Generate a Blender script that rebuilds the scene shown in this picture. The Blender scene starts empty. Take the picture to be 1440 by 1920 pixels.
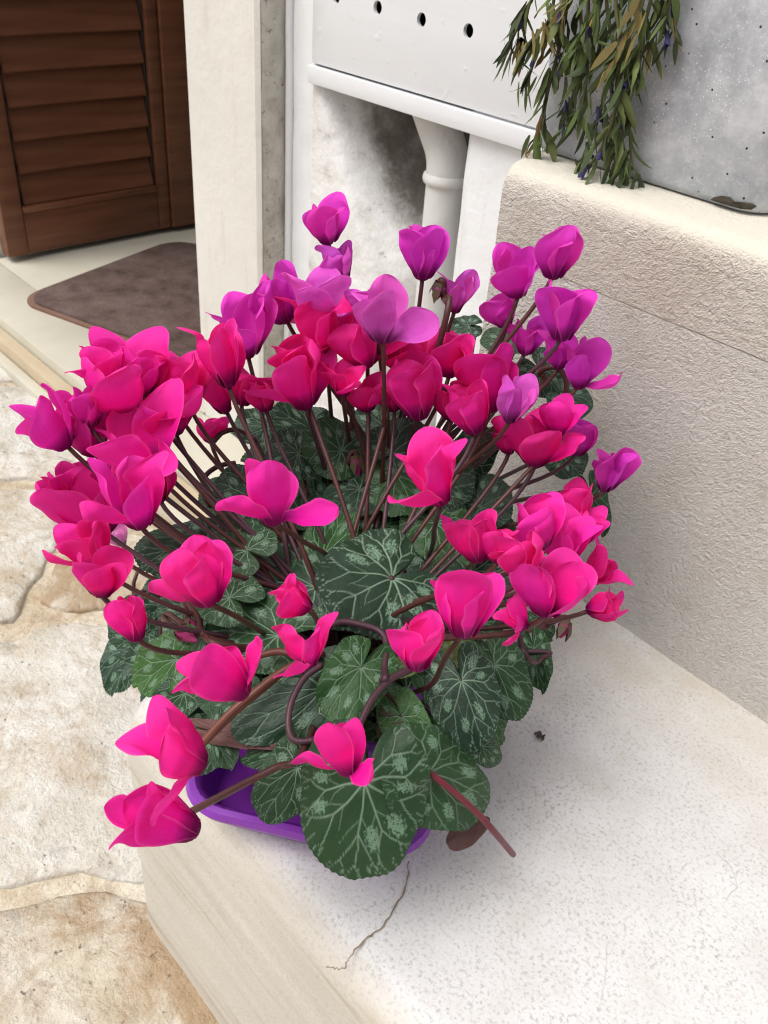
import bpy, bmesh, math, random
import numpy as np
from mathutils import Vector, Matrix, noise

# ------------------------------------------------------------------ camera, world, sun, exposure
U = 0.65                      # metres per layout unit (the camera is one unit above the step's tread)
F = 1700.0                    # focal length in photo pixels (photo 1440 x 1920)
YAW, PITCH, ROLL = (math.radians(a) for a in (135.3, 35.45, 4.8))
fw = Vector((math.cos(PITCH)*math.cos(YAW), math.cos(PITCH)*math.sin(YAW), -math.sin(PITCH)))
rt = fw.cross(Vector((0, 0, 1))).normalized()
up = rt.cross(fw)
cR = math.cos(ROLL)*rt + math.sin(ROLL)*up
cU = -math.sin(ROLL)*rt + math.cos(ROLL)*up
CAM = Vector((0, 0, 1.0))
sc = bpy.context.scene
COL = sc.collection
cam = bpy.data.cameras.new('camera'); camo = bpy.data.objects.new('camera', cam); COL.objects.link(camo)
cam.sensor_fit = 'HORIZONTAL'; cam.sensor_width = 36; cam.lens = F/1440*36
cam.clip_start = 0.02; cam.clip_end = 200
camo.matrix_world = Matrix(((cR.x, cU.x, -fw.x, 0), (cR.y, cU.y, -fw.y, 0), (cR.z, cU.z, -fw.z, U), (0, 0, 0, 1)))
cam.dof.use_dof = True; cam.dof.focus_distance = 0.70; cam.dof.aperture_fstop = 22
sc.camera = camo
sc.cycles.filter_width = 1.1

SUN_EL, SUN_AZ = math.radians(62), math.radians(250)      # azimuth measured from +X towards +Y
w = bpy.data.worlds.new('World'); sc.world = w; w.use_nodes = True
nt = w.node_tree; nt.nodes.clear()
sky = nt.nodes.new('ShaderNodeTexSky'); sky.sky_type = 'NISHITA'; sky.sun_disc = False
sky.sun_elevation = SUN_EL; sky.sun_rotation = math.pi/2 - SUN_AZ
sky.dust_density = 6; sky.air_density = 1.0; sky.ozone_density = 1.0
hs = nt.nodes.new('ShaderNodeHueSaturation'); hs.inputs['Saturation'].default_value = 0.30   # a thin white overcast
bg = nt.nodes.new('ShaderNodeBackground'); bg.inputs['Strength'].default_value = 0.15
wo = nt.nodes.new('ShaderNodeOutputWorld')
nt.links.new(sky.outputs[0], hs.inputs['Color']); nt.links.new(hs.outputs[0], bg.inputs[0]); nt.links.new(bg.outputs[0], wo.inputs[0])
sl = bpy.data.lights.new('sun', 'SUN'); so = bpy.data.objects.new('sun', sl); COL.objects.link(so)
sl.energy = 1.4; sl.angle = math.radians(38); sl.color = (1, 0.98, 0.95)
sd = Vector((math.cos(SUN_EL)*math.cos(SUN_AZ), math.cos(SUN_EL)*math.sin(SUN_AZ), math.sin(SUN_EL)))
so.rotation_euler = sd.to_track_quat('Z', 'Y').to_euler()
sc.view_settings.view_transform = 'Standard'; sc.view_settings.look = 'None'
sc.view_settings.exposure = 0.12; sc.view_settings.gamma = 1

# ------------------------------------------------------------------ pixel -> place
def ray(px, py):
    return fw + cR*((px-720)/F) - cU*((py-960)/F)
def atz(px, py, z): d = ray(px, py); return CAM + d*((z-1)/d.z)
def atY(px, py, Y): d = ray(px, py); return CAM + d*(Y/d.y)
def atX(px, py, X): d = ray(px, py); return CAM + d*(X/d.x)
def depth(p): return (p-CAM).dot(fw)
def dome(px, py, c, r, off=0.0, ymax=1.03, zmin=0.02):
    """where the sight line meets the dome of a plant (centre c, radii r)"""
    d = ray(px, py)
    q = Vector((-c[0]/r[0], -c[1]/r[1], (1-c[2])/r[2])); e = Vector((d.x/r[0], d.y/r[1], d.z/r[2]))
    a = e.dot(e); b = e.dot(q); k = q.dot(q)-1
    D = b*b-a*k
    t = (-b-math.sqrt(D))/a if D > 0 else -b/a
    t -= off
    t = min(t, ymax/d.y)
    t = min(t, (zmin-1)/d.z)
    return CAM + d*t

# ------------------------------------------------------------------ mesh helpers (layout units in, metres out)
def mesh(name, verts, faces, mat, parent=None, smooth=False, uv=None):
    me = bpy.data.meshes.new(name)
    me.from_pydata([(v[0]*U, v[1]*U, v[2]*U) for v in verts], [], faces)
    if smooth: me.polygons.foreach_set('use_smooth', [True]*len(me.polygons))
    if uv is not None:
        ul = me.uv_layers.new(name='UVMap')
        li = np.empty(len(me.loops), dtype=np.int32); me.loops.foreach_get('vertex_index', li)
        ul.data.foreach_set('uv', np.asarray(uv, dtype=np.float32)[li].ravel())
    me.materials.append(mat)
    me.update()
    return link(name, me, parent)
def link(name, me, parent=None):
    o = bpy.data.objects.new(name, me); COL.objects.link(o)
    if parent is not None:
        o.parent = parent
        if parent.type == 'EMPTY' or True:
            o.matrix_parent_inverse = Matrix.Identity(4)
            o.location = -world_loc(parent)
    return o
WL = {}
def world_loc(o):
    return WL.get(o.name, Vector((0, 0, 0)))
def empty(name, loc):
    o = bpy.data.objects.new(name, None); COL.objects.link(o)
    o.location = Vector(loc)*U; o.empty_display_size = 0.05
    WL[o.name] = Vector(loc)*U
    return o
def tag(o, label, cat, group=None):
    o['label'] = label; o['category'] = cat
    if group: o['group'] = group
    return o
def struct(o): o['kind'] = 'structure'; return o
def bm_obj(name, bm, mat, parent=None, smooth=True, angle=40):
    me = bpy.data.meshes.new(name)
    bmesh.ops.recalc_face_normals(bm, faces=bm.faces)
    bm.to_mesh(me); bm.free()
    me.transform(Matrix.Scale(U, 4))
    me.materials.append(mat)
    if smooth:
        me.polygons.foreach_set('use_smooth', [True]*len(me.polygons))
        me.set_sharp_from_angle(angle=math.radians(angle))
    return link(name, me, parent)
def box_bm(lo, hi, bev=0.0, seg=2):
    bm = bmesh.new()
    bmesh.ops.create_cube(bm, size=1)
    for v in bm.verts:
        v.co = Vector([lo[i] + (v.co[i]+0.5)*(hi[i]-lo[i]) for i in range(3)])
    if bev: bmesh.ops.bevel(bm, geom=list(bm.edges), offset=bev, segments=seg, profile=0.5, affect='EDGES')
    return bm
def box(name, lo, hi, mat, parent=None, bev=0.004, seg=2):
    return bm_obj(name, box_bm(lo, hi, bev, seg), mat, parent)
def prism_bm(pts, z0, z1, bev=0.0, seg=3):
    bm = bmesh.new()
    b = [bm.verts.new((p[0], p[1], z0)) for p in pts]; t = [bm.verts.new((p[0], p[1], z1)) for p in pts]
    n = len(pts)
    bm.faces.new(b[::-1]); top = bm.faces.new(t)
    for i in range(n): bm.faces.new((b[i], b[(i+1) % n], t[(i+1) % n], t[i]))
    if bev: bmesh.ops.bevel(bm, geom=list(top.edges), offset=bev, segments=seg, profile=0.5, affect='EDGES')
    return bm
def tube_data(pts, rad, n=8, cap=True):
    pts = [Vector(p) for p in pts]; m = len(pts)
    V, Fc = [], []
    t = (pts[1]-pts[0]).normalized(); nrm = t.orthogonal().normalized()
    for i, p in enumerate(pts):
        t = (pts[min(i+1, m-1)]-pts[max(i-1, 0)]).normalized()
        nrm = (nrm - t*nrm.dot(t)).normalized(); bn = t.cross(nrm)
        r = rad[i] if hasattr(rad, '__len__') else rad
        for k in range(n):
            a = 2*math.pi*k/n
            V.append(p + (nrm*math.cos(a)+bn*math.sin(a))*r)
    for i in range(m-1):
        for k in range(n):
            Fc.append((i*n+k, i*n+(k+1) % n, (i+1)*n+(k+1) % n, (i+1)*n+k))
    if cap: Fc.append(tuple(range(n))[::-1]); Fc.append(tuple((m-1)*n+k for k in range(n)))
    return V, Fc
def tube(name, pts, rad, mat, parent=None, n=8):
    V, Fc = tube_data(pts, rad, n)
    return mesh(name, V, Fc, mat, parent, True)
def bez(p0, p1, p2, p3, n):
    out = []
    for i in range(n+1):
        t = i/n; s = 1-t
        out.append(p0*(s*s*s)+p1*(3*s*s*t)+p2*(3*s*t*t)+p3*(t*t*t))
    return out
def spline(pts, n):
    """Catmull-Rom through the points"""
    P = [Vector(p) for p in pts]; P = [P[0]*2-P[1]]+P+[P[-1]*2-P[-2]]
    out = []
    for i in range(1, len(P)-2):
        for k in range(n):
            t = k/n
            out.append(0.5*((2*P[i])+(P[i+1]-P[i-1])*t+(2*P[i-1]-5*P[i]+4*P[i+1]-P[i+2])*t*t+(3*P[i]-P[i-1]-3*P[i+1]+P[i+2])*t**3))
    out.append(P[-2])
    return out

# ------------------------------------------------------------------ materials
class NT:
    def __init__(s, name):
        s.m = bpy.data.materials.new(name); s.m.use_nodes = True; s.t = s.m.node_tree
        s.b = s.t.nodes['Principled BSDF']; s.out = s.t.nodes['Material Output']
        s.tc = s.t.nodes.new('ShaderNodeTexCoord'); s.co = s.tc.outputs['Object']
    def n(s, typ, **kw):
        x = s.t.nodes.new(typ)
        for k, v in kw.items():
            if k in x.inputs: x.inputs[k].default_value = v
            else: setattr(x, k, v)
        return x
    def l(s, a, b): s.t.links.new(a, b)
    def noise(s, scale, detail=4, rough=0.55, co=None, dist=0.0):
        x = s.n('ShaderNodeTexNoise', Scale=scale, Detail=detail, Roughness=rough, Distortion=dist)
        s.l(co or s.co, x.inputs['Vector']); return x.outputs['Fac']
    def vor(s, scale, feat='F1', co=None, rnd=1.0):
        x = s.n('ShaderNodeTexVoronoi', Scale=scale, Randomness=rnd); x.feature = feat
        s.l(co or s.co, x.inputs['Vector']); return x.outputs['Distance']
    def ramp(s, fac, stops):
        x = s.t.nodes.new('ShaderNodeValToRGB'); e = x.color_ramp.elements
        while len(e) < len(stops): e.new(0.5)
        for el, (p, c) in zip(e, stops):
            el.position = p; el.color = (c, c, c, 1) if not hasattr(c, '__len__') else (*c, 1)
        s.l(fac, x.inputs[0]); return x.outputs[0]
    def mix(s, fac, a, b, mode='MIX'):
        x = s.t.nodes.new('ShaderNodeMix'); x.data_type = 'RGBA'; x.blend_type = mode
        for v, i in ((fac, 0), (a, 6), (b, 7)):
            if hasattr(v, 'is_linked'): s.l(v, x.inputs[i])
            elif hasattr(v, '__len__'): x.inputs[i].default_value = (*v, 1)
            else: x.inputs[i].default_value = v
        return x.outputs[2]
    def math(s, op, a, b=0.0):
        x = s.t.nodes.new('ShaderNodeMath'); x.operation = op
        for v, i in ((a, 0), (b, 1)):
            if hasattr(v, 'is_linked'): s.l(v, x.inputs[i])
            else: x.inputs[i].default_value = v
        return x.outputs[0]
    def bump(s, h, strength=0.3, dist=0.002, prev=None):
        x = s.n('ShaderNodeBump', Strength=strength, Distance=dist); s.l(h, x.inputs['Height'])
        if prev: s.l(prev, x.inputs['Normal'])
        return x.outputs[0]
    def done(s, col=None, rough=0.8, nrm=None, spec=0.3):
        if col is not None:
            if hasattr(col, 'is_linked'): s.l(col, s.b.inputs['Base Color'])
            else: s.b.inputs['Base Color'].default_value = (*col, 1)
        if hasattr(rough, 'is_linked'): s.l(rough, s.b.inputs['Roughness'])
        else: s.b.inputs['Roughness'].default_value = rough
        s.b.inputs['Specular IOR Level'].default_value = spec
        if nrm: s.l(nrm, s.b.inputs['Normal'])
        return s.m

def m_step():
    s = NT('step stone')
    sp = s.ramp(s.noise(290, 4, 0.7), [(0.52, 0), (0.64, 1)])
    sp2 = s.ramp(s.noise(360, 3, 0.6), [(0.62, 0), (0.70, 1)])
    cl = s.ramp(s.noise(14, 5, 0.6), [(0.3, 0), (0.75, 1)])
    c = s.mix(cl, (0.66, 0.658, 0.65), (0.57, 0.562, 0.545))
    den = s.ramp(s.noise(18, 5, 0.65), [(0.3, 0.2), (0.65, 0.75)])
    c = s.mix(s.math('MULTIPLY', sp, den), c, (0.29, 0.287, 0.283))
    c = s.mix(s.math('MULTIPLY', sp2, 0.55), c, (0.25, 0.245, 0.24))
    # ochre dirt in patches, thickest in the angle with the riser
    g = s.t.nodes.new('ShaderNodeSeparateXYZ'); s.l(s.co, g.inputs[0])
    near = s.n('ShaderNodeMapRange'); s.l(g.outputs[1], near.inputs[0]); near.inputs[1].default_value = 0.55; near.inputs[2].default_value = 0.70
    d = s.math('MULTIPLY', near.outputs[0], s.ramp(s.noise(22, 5, 0.65), [(0.3, 0.25), (0.7, 1)]))
    c = s.mix(s.math('MULTIPLY', d, 0.75), c, (0.48, 0.42, 0.32))
    st = s.ramp(s.noise(7, 6, 0.7), [(0.54, 0), (0.76, 0.45)])
    c = s.mix(st, c, (0.50, 0.455, 0.38))
    # the front face is the bare, warmer stone
    ge = s.t.nodes.new('ShaderNodeNewGeometry'); gs = s.t.nodes.new('ShaderNodeSeparateXYZ'); s.l(ge.outputs['Normal'], gs.inputs[0])
    ff = s.n('ShaderNodeMapRange'); s.l(gs.outputs[1], ff.inputs[0]); ff.inputs[1].default_value = -0.3; ff.inputs[2].default_value = -0.85
    mp = s.n('ShaderNodeMapping'); mp.inputs['Scale'].default_value = (3, 30, 34); mp.inputs['Rotation'].default_value = (0, 0.12, 0); s.l(s.co, mp.inputs[0])
    lay = s.noise(1.0, 6, 0.6, mp.outputs[0])
    fc = s.ramp(lay, [(0.30, (0.40, 0.35, 0.27)), (0.45, (0.55, 0.51, 0.44)), (0.7, (0.62, 0.59, 0.53))])
    fc = s.mix(s.math('MULTIPLY', sp, 0.35), fc, (0.36, 0.33, 0.29))
    c = s.mix(ff.outputs[0], c, fc)
    h = s.math('ADD', s.noise(420, 3, 0.6), s.math('MULTIPLY', s.noise(60, 4, 0.6), 0.8))
    return s.done(c, 0.75, s.bump(h, 0.35, 0.0016), 0.3)

def m_block(name, ca, cb, cc):
    s = NT(name)
    pk = s.noise(185, 4, 0.66)
    pk2 = s.noise(700, 2, 0.5)
    c = s.ramp(s.noise(9, 5, 0.6), [(0.32, ca), (0.55, cb), (0.75, cc)])
    c = s.mix(s.math('MULTIPLY', s.ramp(s.noise(40, 4, 0.7), [(0.55, 0), (0.75, 1)]), 0.35), c, (0.47, 0.40, 0.30))
    c = s.mix(s.ramp(pk, [(0.33, 0.22), (0.47, 0)]), c, (0.34, 0.30, 0.26))
    c = s.mix(s.ramp(pk2, [(0.60, 0), (0.72, 0.30)]), c, (0.34, 0.31, 0.28))
    # worn smooth, paler on the upward nose
    ge = s.t.nodes.new('ShaderNodeNewGeometry'); gs = s.t.nodes.new('ShaderNodeSeparateXYZ'); s.l(ge.outputs['Normal'], gs.inputs[0])
    ff = s.n('ShaderNodeMapRange'); s.l(gs.outputs[2], ff.inputs[0]); ff.inputs[1].default_value = 0.35; ff.inputs[2].default_value = 0.8
    c = s.mix(s.math('MULTIPLY', ff.outputs[0], 0.85), c, (0.66, 0.62, 0.53))
    inv = s.math('SUBTRACT', 1.0, s.math('MULTIPLY', ff.outputs[0], 0.75))
    h = s.math('MULTIPLY', s.math('ADD', pk, s.math('MULTIPLY', pk2, 0.5)), inv)
    return s.done(c, 0.85, s.bump(h, 1.0, 0.0085), 0.2)

def m_plaster(name, base, dirt, amount=0.5, rough_scale=1.0):
    s = NT(name)
    c = s.mix(s.ramp(s.noise(5, 5, 0.6), [(0.35, 0), (0.8, 1)]), base, [b*0.9 for b in base])
    mp = s.n('ShaderNodeMapping'); mp.inputs['Scale'].default_value = (26, 26, 5); s.l(s.co, mp.inputs[0])
    st = s.ramp(s.noise(1, 6, 0.7, mp.outputs[0]), [(0.56, 0), (0.76, 1)])
    c = s.mix(s.math('MULTIPLY', st, amount), c, dirt)
    sp = s.ramp(s.noise(90, 4, 0.7), [(0.68, 0), (0.78, 1)])
    c = s.mix(s.math('MULTIPLY', sp, amount*0.8), c, [d*0.5 for d in dirt])
    h = s.math('ADD', s.noise(34*rough_scale, 6, 0.62), s.math('MULTIPLY', s.noise(9, 3, 0.5), 1.2))
    return s.done(c, 0.55, s.bump(h, 0.5, 0.004), 0.35)

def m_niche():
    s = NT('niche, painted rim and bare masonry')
    at = s.t.nodes.new('ShaderNodeAttribute'); at.attribute_name = 'grime_shade'
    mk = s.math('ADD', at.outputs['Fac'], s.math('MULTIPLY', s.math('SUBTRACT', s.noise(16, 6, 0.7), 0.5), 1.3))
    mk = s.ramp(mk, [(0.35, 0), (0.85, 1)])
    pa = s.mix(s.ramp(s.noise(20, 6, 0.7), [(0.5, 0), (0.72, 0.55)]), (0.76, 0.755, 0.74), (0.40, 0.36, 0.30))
    ba = s.ramp(s.noise(24, 6, 0.7), [(0.3, (0.15, 0.135, 0.115)), (0.55, (0.28, 0.255, 0.225)), (0.75, (0.46, 0.43, 0.39))])  # dark inner tone: grime together with the recess's shade, put into the colour
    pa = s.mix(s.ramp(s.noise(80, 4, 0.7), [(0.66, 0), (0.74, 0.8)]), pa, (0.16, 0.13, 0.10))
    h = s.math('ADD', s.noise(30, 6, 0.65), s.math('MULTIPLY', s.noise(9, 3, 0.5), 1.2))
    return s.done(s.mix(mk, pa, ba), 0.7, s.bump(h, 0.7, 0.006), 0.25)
def m_rough_strip():
    s = NT('dirty rough plaster')
    c = s.ramp(s.noise(18, 6, 0.7), [(0.3, (0.36, 0.33, 0.28)), (0.5, (0.55, 0.52, 0.46)), (0.7, (0.66, 0.64, 0.59))])
    cr = s.ramp(s.noise(75, 5, 0.75), [(0.58, 0), (0.68, 0.9)])
    c = s.mix(cr, c, (0.12, 0.10, 0.085))
    return s.done(c, 0.9, s.bump(s.noise(60, 6, 0.7), 0.8, 0.006), 0.2)

def m_metal_white():
    s = NT('painted white metal')
    c = s.mix(s.ramp(s.noise(4, 4, 0.6), [(0.3, 0), (0.8, 1)]), (0.75, 0.76, 0.775), (0.68, 0.69, 0.705))
    c = s.mix(s.ramp(s.noise(60, 3, 0.6), [(0.70, 0), (0.76, 0.5)]), c, (0.8, 0.8, 0.79))
    mp = s.n('ShaderNodeMapping'); mp.inputs['Scale'].default_value = (8, 8, 90); s.l(s.co, mp.inputs[0])
    h = s.math('ADD', s.noise(1, 3, 0.5, mp.outputs[0]), s.ramp(s.noise(45, 2, 0.5), [(0.66, 0), (0.74, 2)]))
    return s.done(c, 0.38, s.bump(h, 0.16, 0.002), 0.5)

def m_paving(name, ca, cb, ochre, amt, seed):
    s = NT(name)
    mp = s.n('ShaderNodeMapping'); mp.inputs['Location'].default_value = (seed*1.7, seed*0.9, 0); s.l(s.co, mp.inputs[0]); co = mp.outputs[0]
    c = s.ramp(s.noise(11, 6, 0.65, co), [(0.3, cb), (0.62, ca)])
    bl = s.ramp(s.noise(8, 6, 0.72, co, 0.6), [(0.60-amt*0.25, 0), (0.74-amt*0.2, 1)])
    c = s.mix(s.math('MULTIPLY', bl, 0.35+amt*0.6), c, ochre)
    bl2 = s.ramp(s.noise(26, 6, 0.7, co, 0.5), [(0.52, 0), (0.72, 0.7)])
    c = s.mix(bl2, c, [o*0.8+0.02 for o in ochre])
    pit = s.ramp(s.noise(95, 4, 0.7, co), [(0.655, 0), (0.71, 0.85)])
    c = s.mix(pit, c, (0.20, 0.155, 0.105))
    gr = s.ramp(s.noise(6, 5, 0.7, co, 1.0), [(0.60, 0), (0.72, 0.6)])
    c = s.mix(gr, c, (0.36, 0.34, 0.31))
    h = s.math('ADD', s.noise(28, 6, 0.65, co), s.math('MULTIPLY', s.noise(8, 4, 0.5, co), 1.6))
    c = s.mix(s.ramp(s.noise(220, 4, 0.7, co), [(0.56, 0), (0.72, 0.45)]), c, [o*0.75 for o in ochre])
    h = s.math('ADD', h, s.math('MULTIPLY', s.noise(120, 4, 0.7, co), 0.35))
    h = s.math('SUBTRACT', h, s.math('MULTIPLY', pit, 0.7))
    return s.done(c, s.ramp(s.noise(15, 3, 0.5, co), [(0.3, 0.42), (0.7, 0.72)]), s.bump(h, 0.8, 0.012), 0.35)

def m_simple(name, c1, c2, scale=20, rough=0.6, bump=0.2, bs=60, spec=0.3, dist=0.002):
    s = NT(name)
    c = s.mix(s.ramp(s.noise(scale, 5, 0.6), [(0.3, 0), (0.72, 1)]), c1, c2)
    return s.done(c, rough, s.bump(s.noise(bs, 5, 0.6), bump, dist), spec)

def m_wood():
    s = NT('brown varnished wood')
    mp = s.n('ShaderNodeMapping'); mp.inputs['Scale'].default_value = (40, 3, 40); s.l(s.co, mp.inputs[0])
    c = s.ramp(s.noise(1.2, 5, 0.6, mp.outputs[0]), [(0.3, (0.120, 0.044, 0.022)), (0.55, (0.175, 0.068, 0.034)), (0.75, (0.21, 0.088, 0.046))])
    c = s.mix(s.ramp(s.noise(7, 4, 0.6), [(0.5, 0), (0.8, 0.35)]), c, (0.13, 0.06, 0.035))
    return s.done(c, 0.42, s.bump(s.noise(1.2, 4, 0.6, mp.outputs[0]), 0.1, 0.001), 0.35)

def m_mat():
    s = NT('brown doormat pile')
    c = s.ramp(s.noise(14, 6, 0.68), [(0.33, (0.075, 0.050, 0.044)), (0.5, (0.140, 0.095, 0.084)), (0.70, (0.185, 0.132, 0.118))])
    c = s.mix(s.ramp(s.noise(260, 2, 0.6), [(0.45, 0), (0.7, 0.4)]), c, (0.05, 0.035, 0.032))
    return s.done(c, 0.95, s.bump(s.noise(320, 3, 0.6), 0.8, 0.004), 0.1)

def m_concrete():
    s = NT('mottled grey concrete')
    c = s.ramp(s.noise(16, 6, 0.7), [(0.34, (0.29, 0.31, 0.33)), (0.5, (0.41, 0.43, 0.45)), (0.68, (0.60, 0.615, 0.63))])
    c = s.mix(s.ramp(s.noise(140, 4, 0.7), [(0.55, 0), (0.68, 0.5)]), c, (0.58, 0.60, 0.62))
    wd = s.ramp(s.vor(300), [(0.10, 1), (0.20, 0)])
    ms = s.ramp(s.noise(12, 3, 0.6), [(0.44, 0), (0.56, 1)])
    c = s.mix(s.math('MULTIPLY', wd, ms), c, (0.80, 0.81, 0.82))
    pit = s.ramp(s.vor(75), [(0.06, 1), (0.10, 0)])
    c = s.mix(pit, c, (0.03, 0.032, 0.036))
    h = s.math('SUBTRACT', s.noise(60, 5, 0.6), pit)
    return s.done(c, 0.7, s.bump(h, 0.35, 0.003), 0.3)

def m_petal():
    s = NT('cyclamen petal')
    oi = s.t.nodes.new('ShaderNodeObjectInfo')
    uvn = s.t.nodes.new('ShaderNodeUVMap'); g = s.t.nodes.new('ShaderNodeSeparateXYZ'); s.l(uvn.outputs[0], g.inputs[0])
    u_, t_ = g.outputs[0], g.outputs[1]
    base = oi.outputs['Color']
    mp = s.n('ShaderNodeMapping'); mp.inputs['Scale'].default_value = (46, 2.6, 1); s.l(uvn.outputs[0], mp.inputs[0])
    rr = s.t.nodes.new('ShaderNodeVectorMath'); rr.operation = 'ADD'; s.l(mp.outputs[0], rr.inputs[0])
    cmb = s.t.nodes.new('ShaderNodeCombineXYZ'); s.l(s.math('MULTIPLY', oi.outputs['Random'], 40.0), cmb.inputs[0]); s.l(cmb.outputs[0], rr.inputs[1])
    vein = s.ramp(s.noise(1.0, 3, 0.6, rr.outputs[0], 0.4), [(0.35, 0), (0.7, 1)])
    c = s.mix(s.math('MULTIPLY', vein, 0.38), base, s.mix(0.55, base, (0.45, 0.0, 0.20)))
    blot = s.ramp(s.noise(60, 4, 0.6), [(0.42, 0), (0.75, 0.5)])
    c = s.mix(blot, c, s.mix(0.6, base, (0.55, 0.02, 0.42)))
    eye = s.ramp(s.math('ADD', t_, s.math('MULTIPLY', vein, 0.03)), [(0.12, 1), (0.36, 0)])
    c = s.mix(s.math('MULTIPLY', eye, 0.88), c, (0.11, 0.0, 0.055))
    c = s.mix(s.ramp(t_, [(0.40, 0), (1.0, 0.42)]), c, s.mix(0.5, base, (0.95, 0.14, 0.64)))
    edge = s.ramp(s.math('ABSOLUTE', s.math('SUBTRACT', u_, 0.5)), [(0.43, 0), (0.5, 0.35)])
    c = s.mix(edge, c, s.mix(0.35, base, (1.0, 0.45, 0.75)))
    m = s.done(c, 0.6, s.bump(vein, 0.25, 0.0010), 0.14)
    tr = s.t.nodes.new('ShaderNodeBsdfTranslucent'); s.l(c, tr.inputs['Color'])
    mx = s.t.nodes.new('ShaderNodeMixShader'); mx.inputs[0].default_value = 0.36
    s.l(s.b.outputs[0], mx.inputs[1]); s.l(tr.outputs[0], mx.inputs[2]); s.l(mx.outputs[0], s.out.inputs['Surface'])
    return m

def m_leaf():
    s = NT('marbled cyclamen leaf')
    at = s.t.nodes.new('ShaderNodeAttribute'); at.attribute_name = 'pattern'      # R veins, G silver blotches, B margin
    g = s.t.nodes.new('ShaderNodeSeparateColor'); s.l(at.outputs['Color'], g.inputs[0])
    oi = s.t.nodes.new('ShaderNodeObjectInfo')
    c = s.mix(s.ramp(s.noise(9, 4, 0.6), [(0.3, 0), (0.75, 1)]), oi.outputs['Color'], s.mix(0.5, oi.outputs['Color'], (0.018, 0.05, 0.026)))
    bl = s.math('MULTIPLY', g.outputs[1], s.ramp(s.noise(38, 3, 0.65), [(0.38, 0.0), (0.48, 1)]))
    c = s.mix(s.math('MULTIPLY', bl, 0.8), c, (0.19, 0.32, 0.215))
    vc = s.mix(0.30, (0.30, 0.44, 0.31), oi.outputs['Color'])
    c = s.mix(s.math('MULTIPLY', g.outputs[0], 0.95), c, vc)
    du = s.ramp(s.noise(75, 2, 0.5), [(0.70, 0), (0.75, 0.5)])
    c = s.mix(du, c, (0.35, 0.38, 0.35))
    h = s.math('ADD', s.math('MULTIPLY', g.outputs[0], -0.6), s.math('MULTIPLY', s.noise(16, 3, 0.6), 1.0))
    m = s.done(c, s.ramp(s.noise(7, 3, 0.5), [(0.3, 0.36), (0.7, 0.55)]), s.bump(h, 0.5, 0.0015), 0.38)
    tr = s.t.nodes.new('ShaderNodeBsdfTranslucent'); s.l(c, tr.inputs['Color'])
    mx = s.t.nodes.new('ShaderNodeMixShader'); mx.inputs[0].default_value = 0.12
    s.l(s.b.outputs[0], mx.inputs[1]); s.l(tr.outputs[0], mx.inputs[2]); s.l(mx.outputs[0], s.out.inputs['Surface'])
    return m

def m_dry_leaf():
    s = NT('wilted leaf')
    oi = s.t.nodes.new('ShaderNodeObjectInfo')
    c = s.mix(s.ramp(s.noise(60, 4, 0.6), [(0.3, 0), (0.75, 0.7)]), oi.outputs['Color'], s.mix(0.5, oi.outputs['Color'], (0.06, 0.055, 0.02)))
    return s.done(c, 0.65, s.bump(s.noise(180, 3, 0.6), 0.3, 0.001), 0.25)

STEP = m_step()
RISER = m_block('pecked grey riser stone', (0.72, 0.675, 0.60), (0.80, 0.765, 0.705), (0.70, 0.665, 0.615))
SLAB = m_block('pecked beige slab stone', (0.71, 0.645, 0.55), (0.79, 0.735, 0.65), (0.72, 0.67, 0.60))
WALL = m_plaster('white painted plaster', (0.80, 0.81, 0.82), (0.46, 0.43, 0.37), 0.35)
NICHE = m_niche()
PILAS = m_plaster('cream painted stone', (0.71, 0.69, 0.64), (0.52, 0.45, 0.35), 0.45)
ROUGH = m_rough_strip()
METAL = m_metal_white()
PIPE = m_plaster('white painted pipe', (0.68, 0.67, 0.65), (0.36, 0.31, 0.24), 0.4)
MORTAR = m_paving('ochre mortar', (0.66, 0.60, 0.49), (0.50, 0.41, 0.28), (0.33, 0.22, 0.12), 0.6, 4.4)
THRESH = m_simple('cream threshold stone', (0.56, 0.53, 0.44), (0.49, 0.46, 0.37), 8, 0.5, 0.15, 30)
TAN = m_simple('tan threshold edging', (0.46, 0.37, 0.25), (0.53, 0.44, 0.31), 10, 0.6, 0.2, 40)
WOOD = m_wood()
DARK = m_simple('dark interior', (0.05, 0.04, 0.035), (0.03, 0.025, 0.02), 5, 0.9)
MATP = m_mat()
MATE = m_simple('doormat edging', (0.16, 0.085, 0.06), (0.20, 0.12, 0.085), 12, 0.7, 0.3, 200)
CONC = m_concrete()
CHIP = m_simple('chipped concrete core', (0.05, 0.043, 0.034), (0.10, 0.085, 0.066), 90, 0.95, 0.8, 150, 0.1, 0.004)
PURPLE = m_simple('purple plastic', (0.235, 0.035, 0.40), (0.21, 0.03, 0.36), 4, 0.33, 0.04, 200, 0.45)
SOIL = m_simple('potting soil', (0.020, 0.014, 0.010), (0.05, 0.036, 0.025), 120, 0.95, 1.0, 200, 0.1, 0.01)
PETAL = m_petal()
LEAF = m_leaf()
UNDER = m_simple('purplish leaf underside', (0.16, 0.075, 0.075), (0.11, 0.06, 0.045), 60, 0.6, 0.3, 200)
WITHER = m_simple('withered brown leaf', (0.075, 0.055, 0.04), (0.16, 0.125, 0.095), 90, 0.9, 0.6, 160)
STEM = m_simple('red brown stem', (0.095, 0.026, 0.024), (0.055, 0.021, 0.020), 50, 0.42, 0.15, 300, 0.4)
STEMP = m_simple('dark purple stem', (0.055, 0.022, 0.034), (0.08, 0.032, 0.042), 50, 0.42, 0.15, 300, 0.4)
STEMB = m_simple('russet stem', (0.16, 0.050, 0.032), (0.115, 0.042, 0.026), 50, 0.42, 0.15, 300, 0.4)
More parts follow.
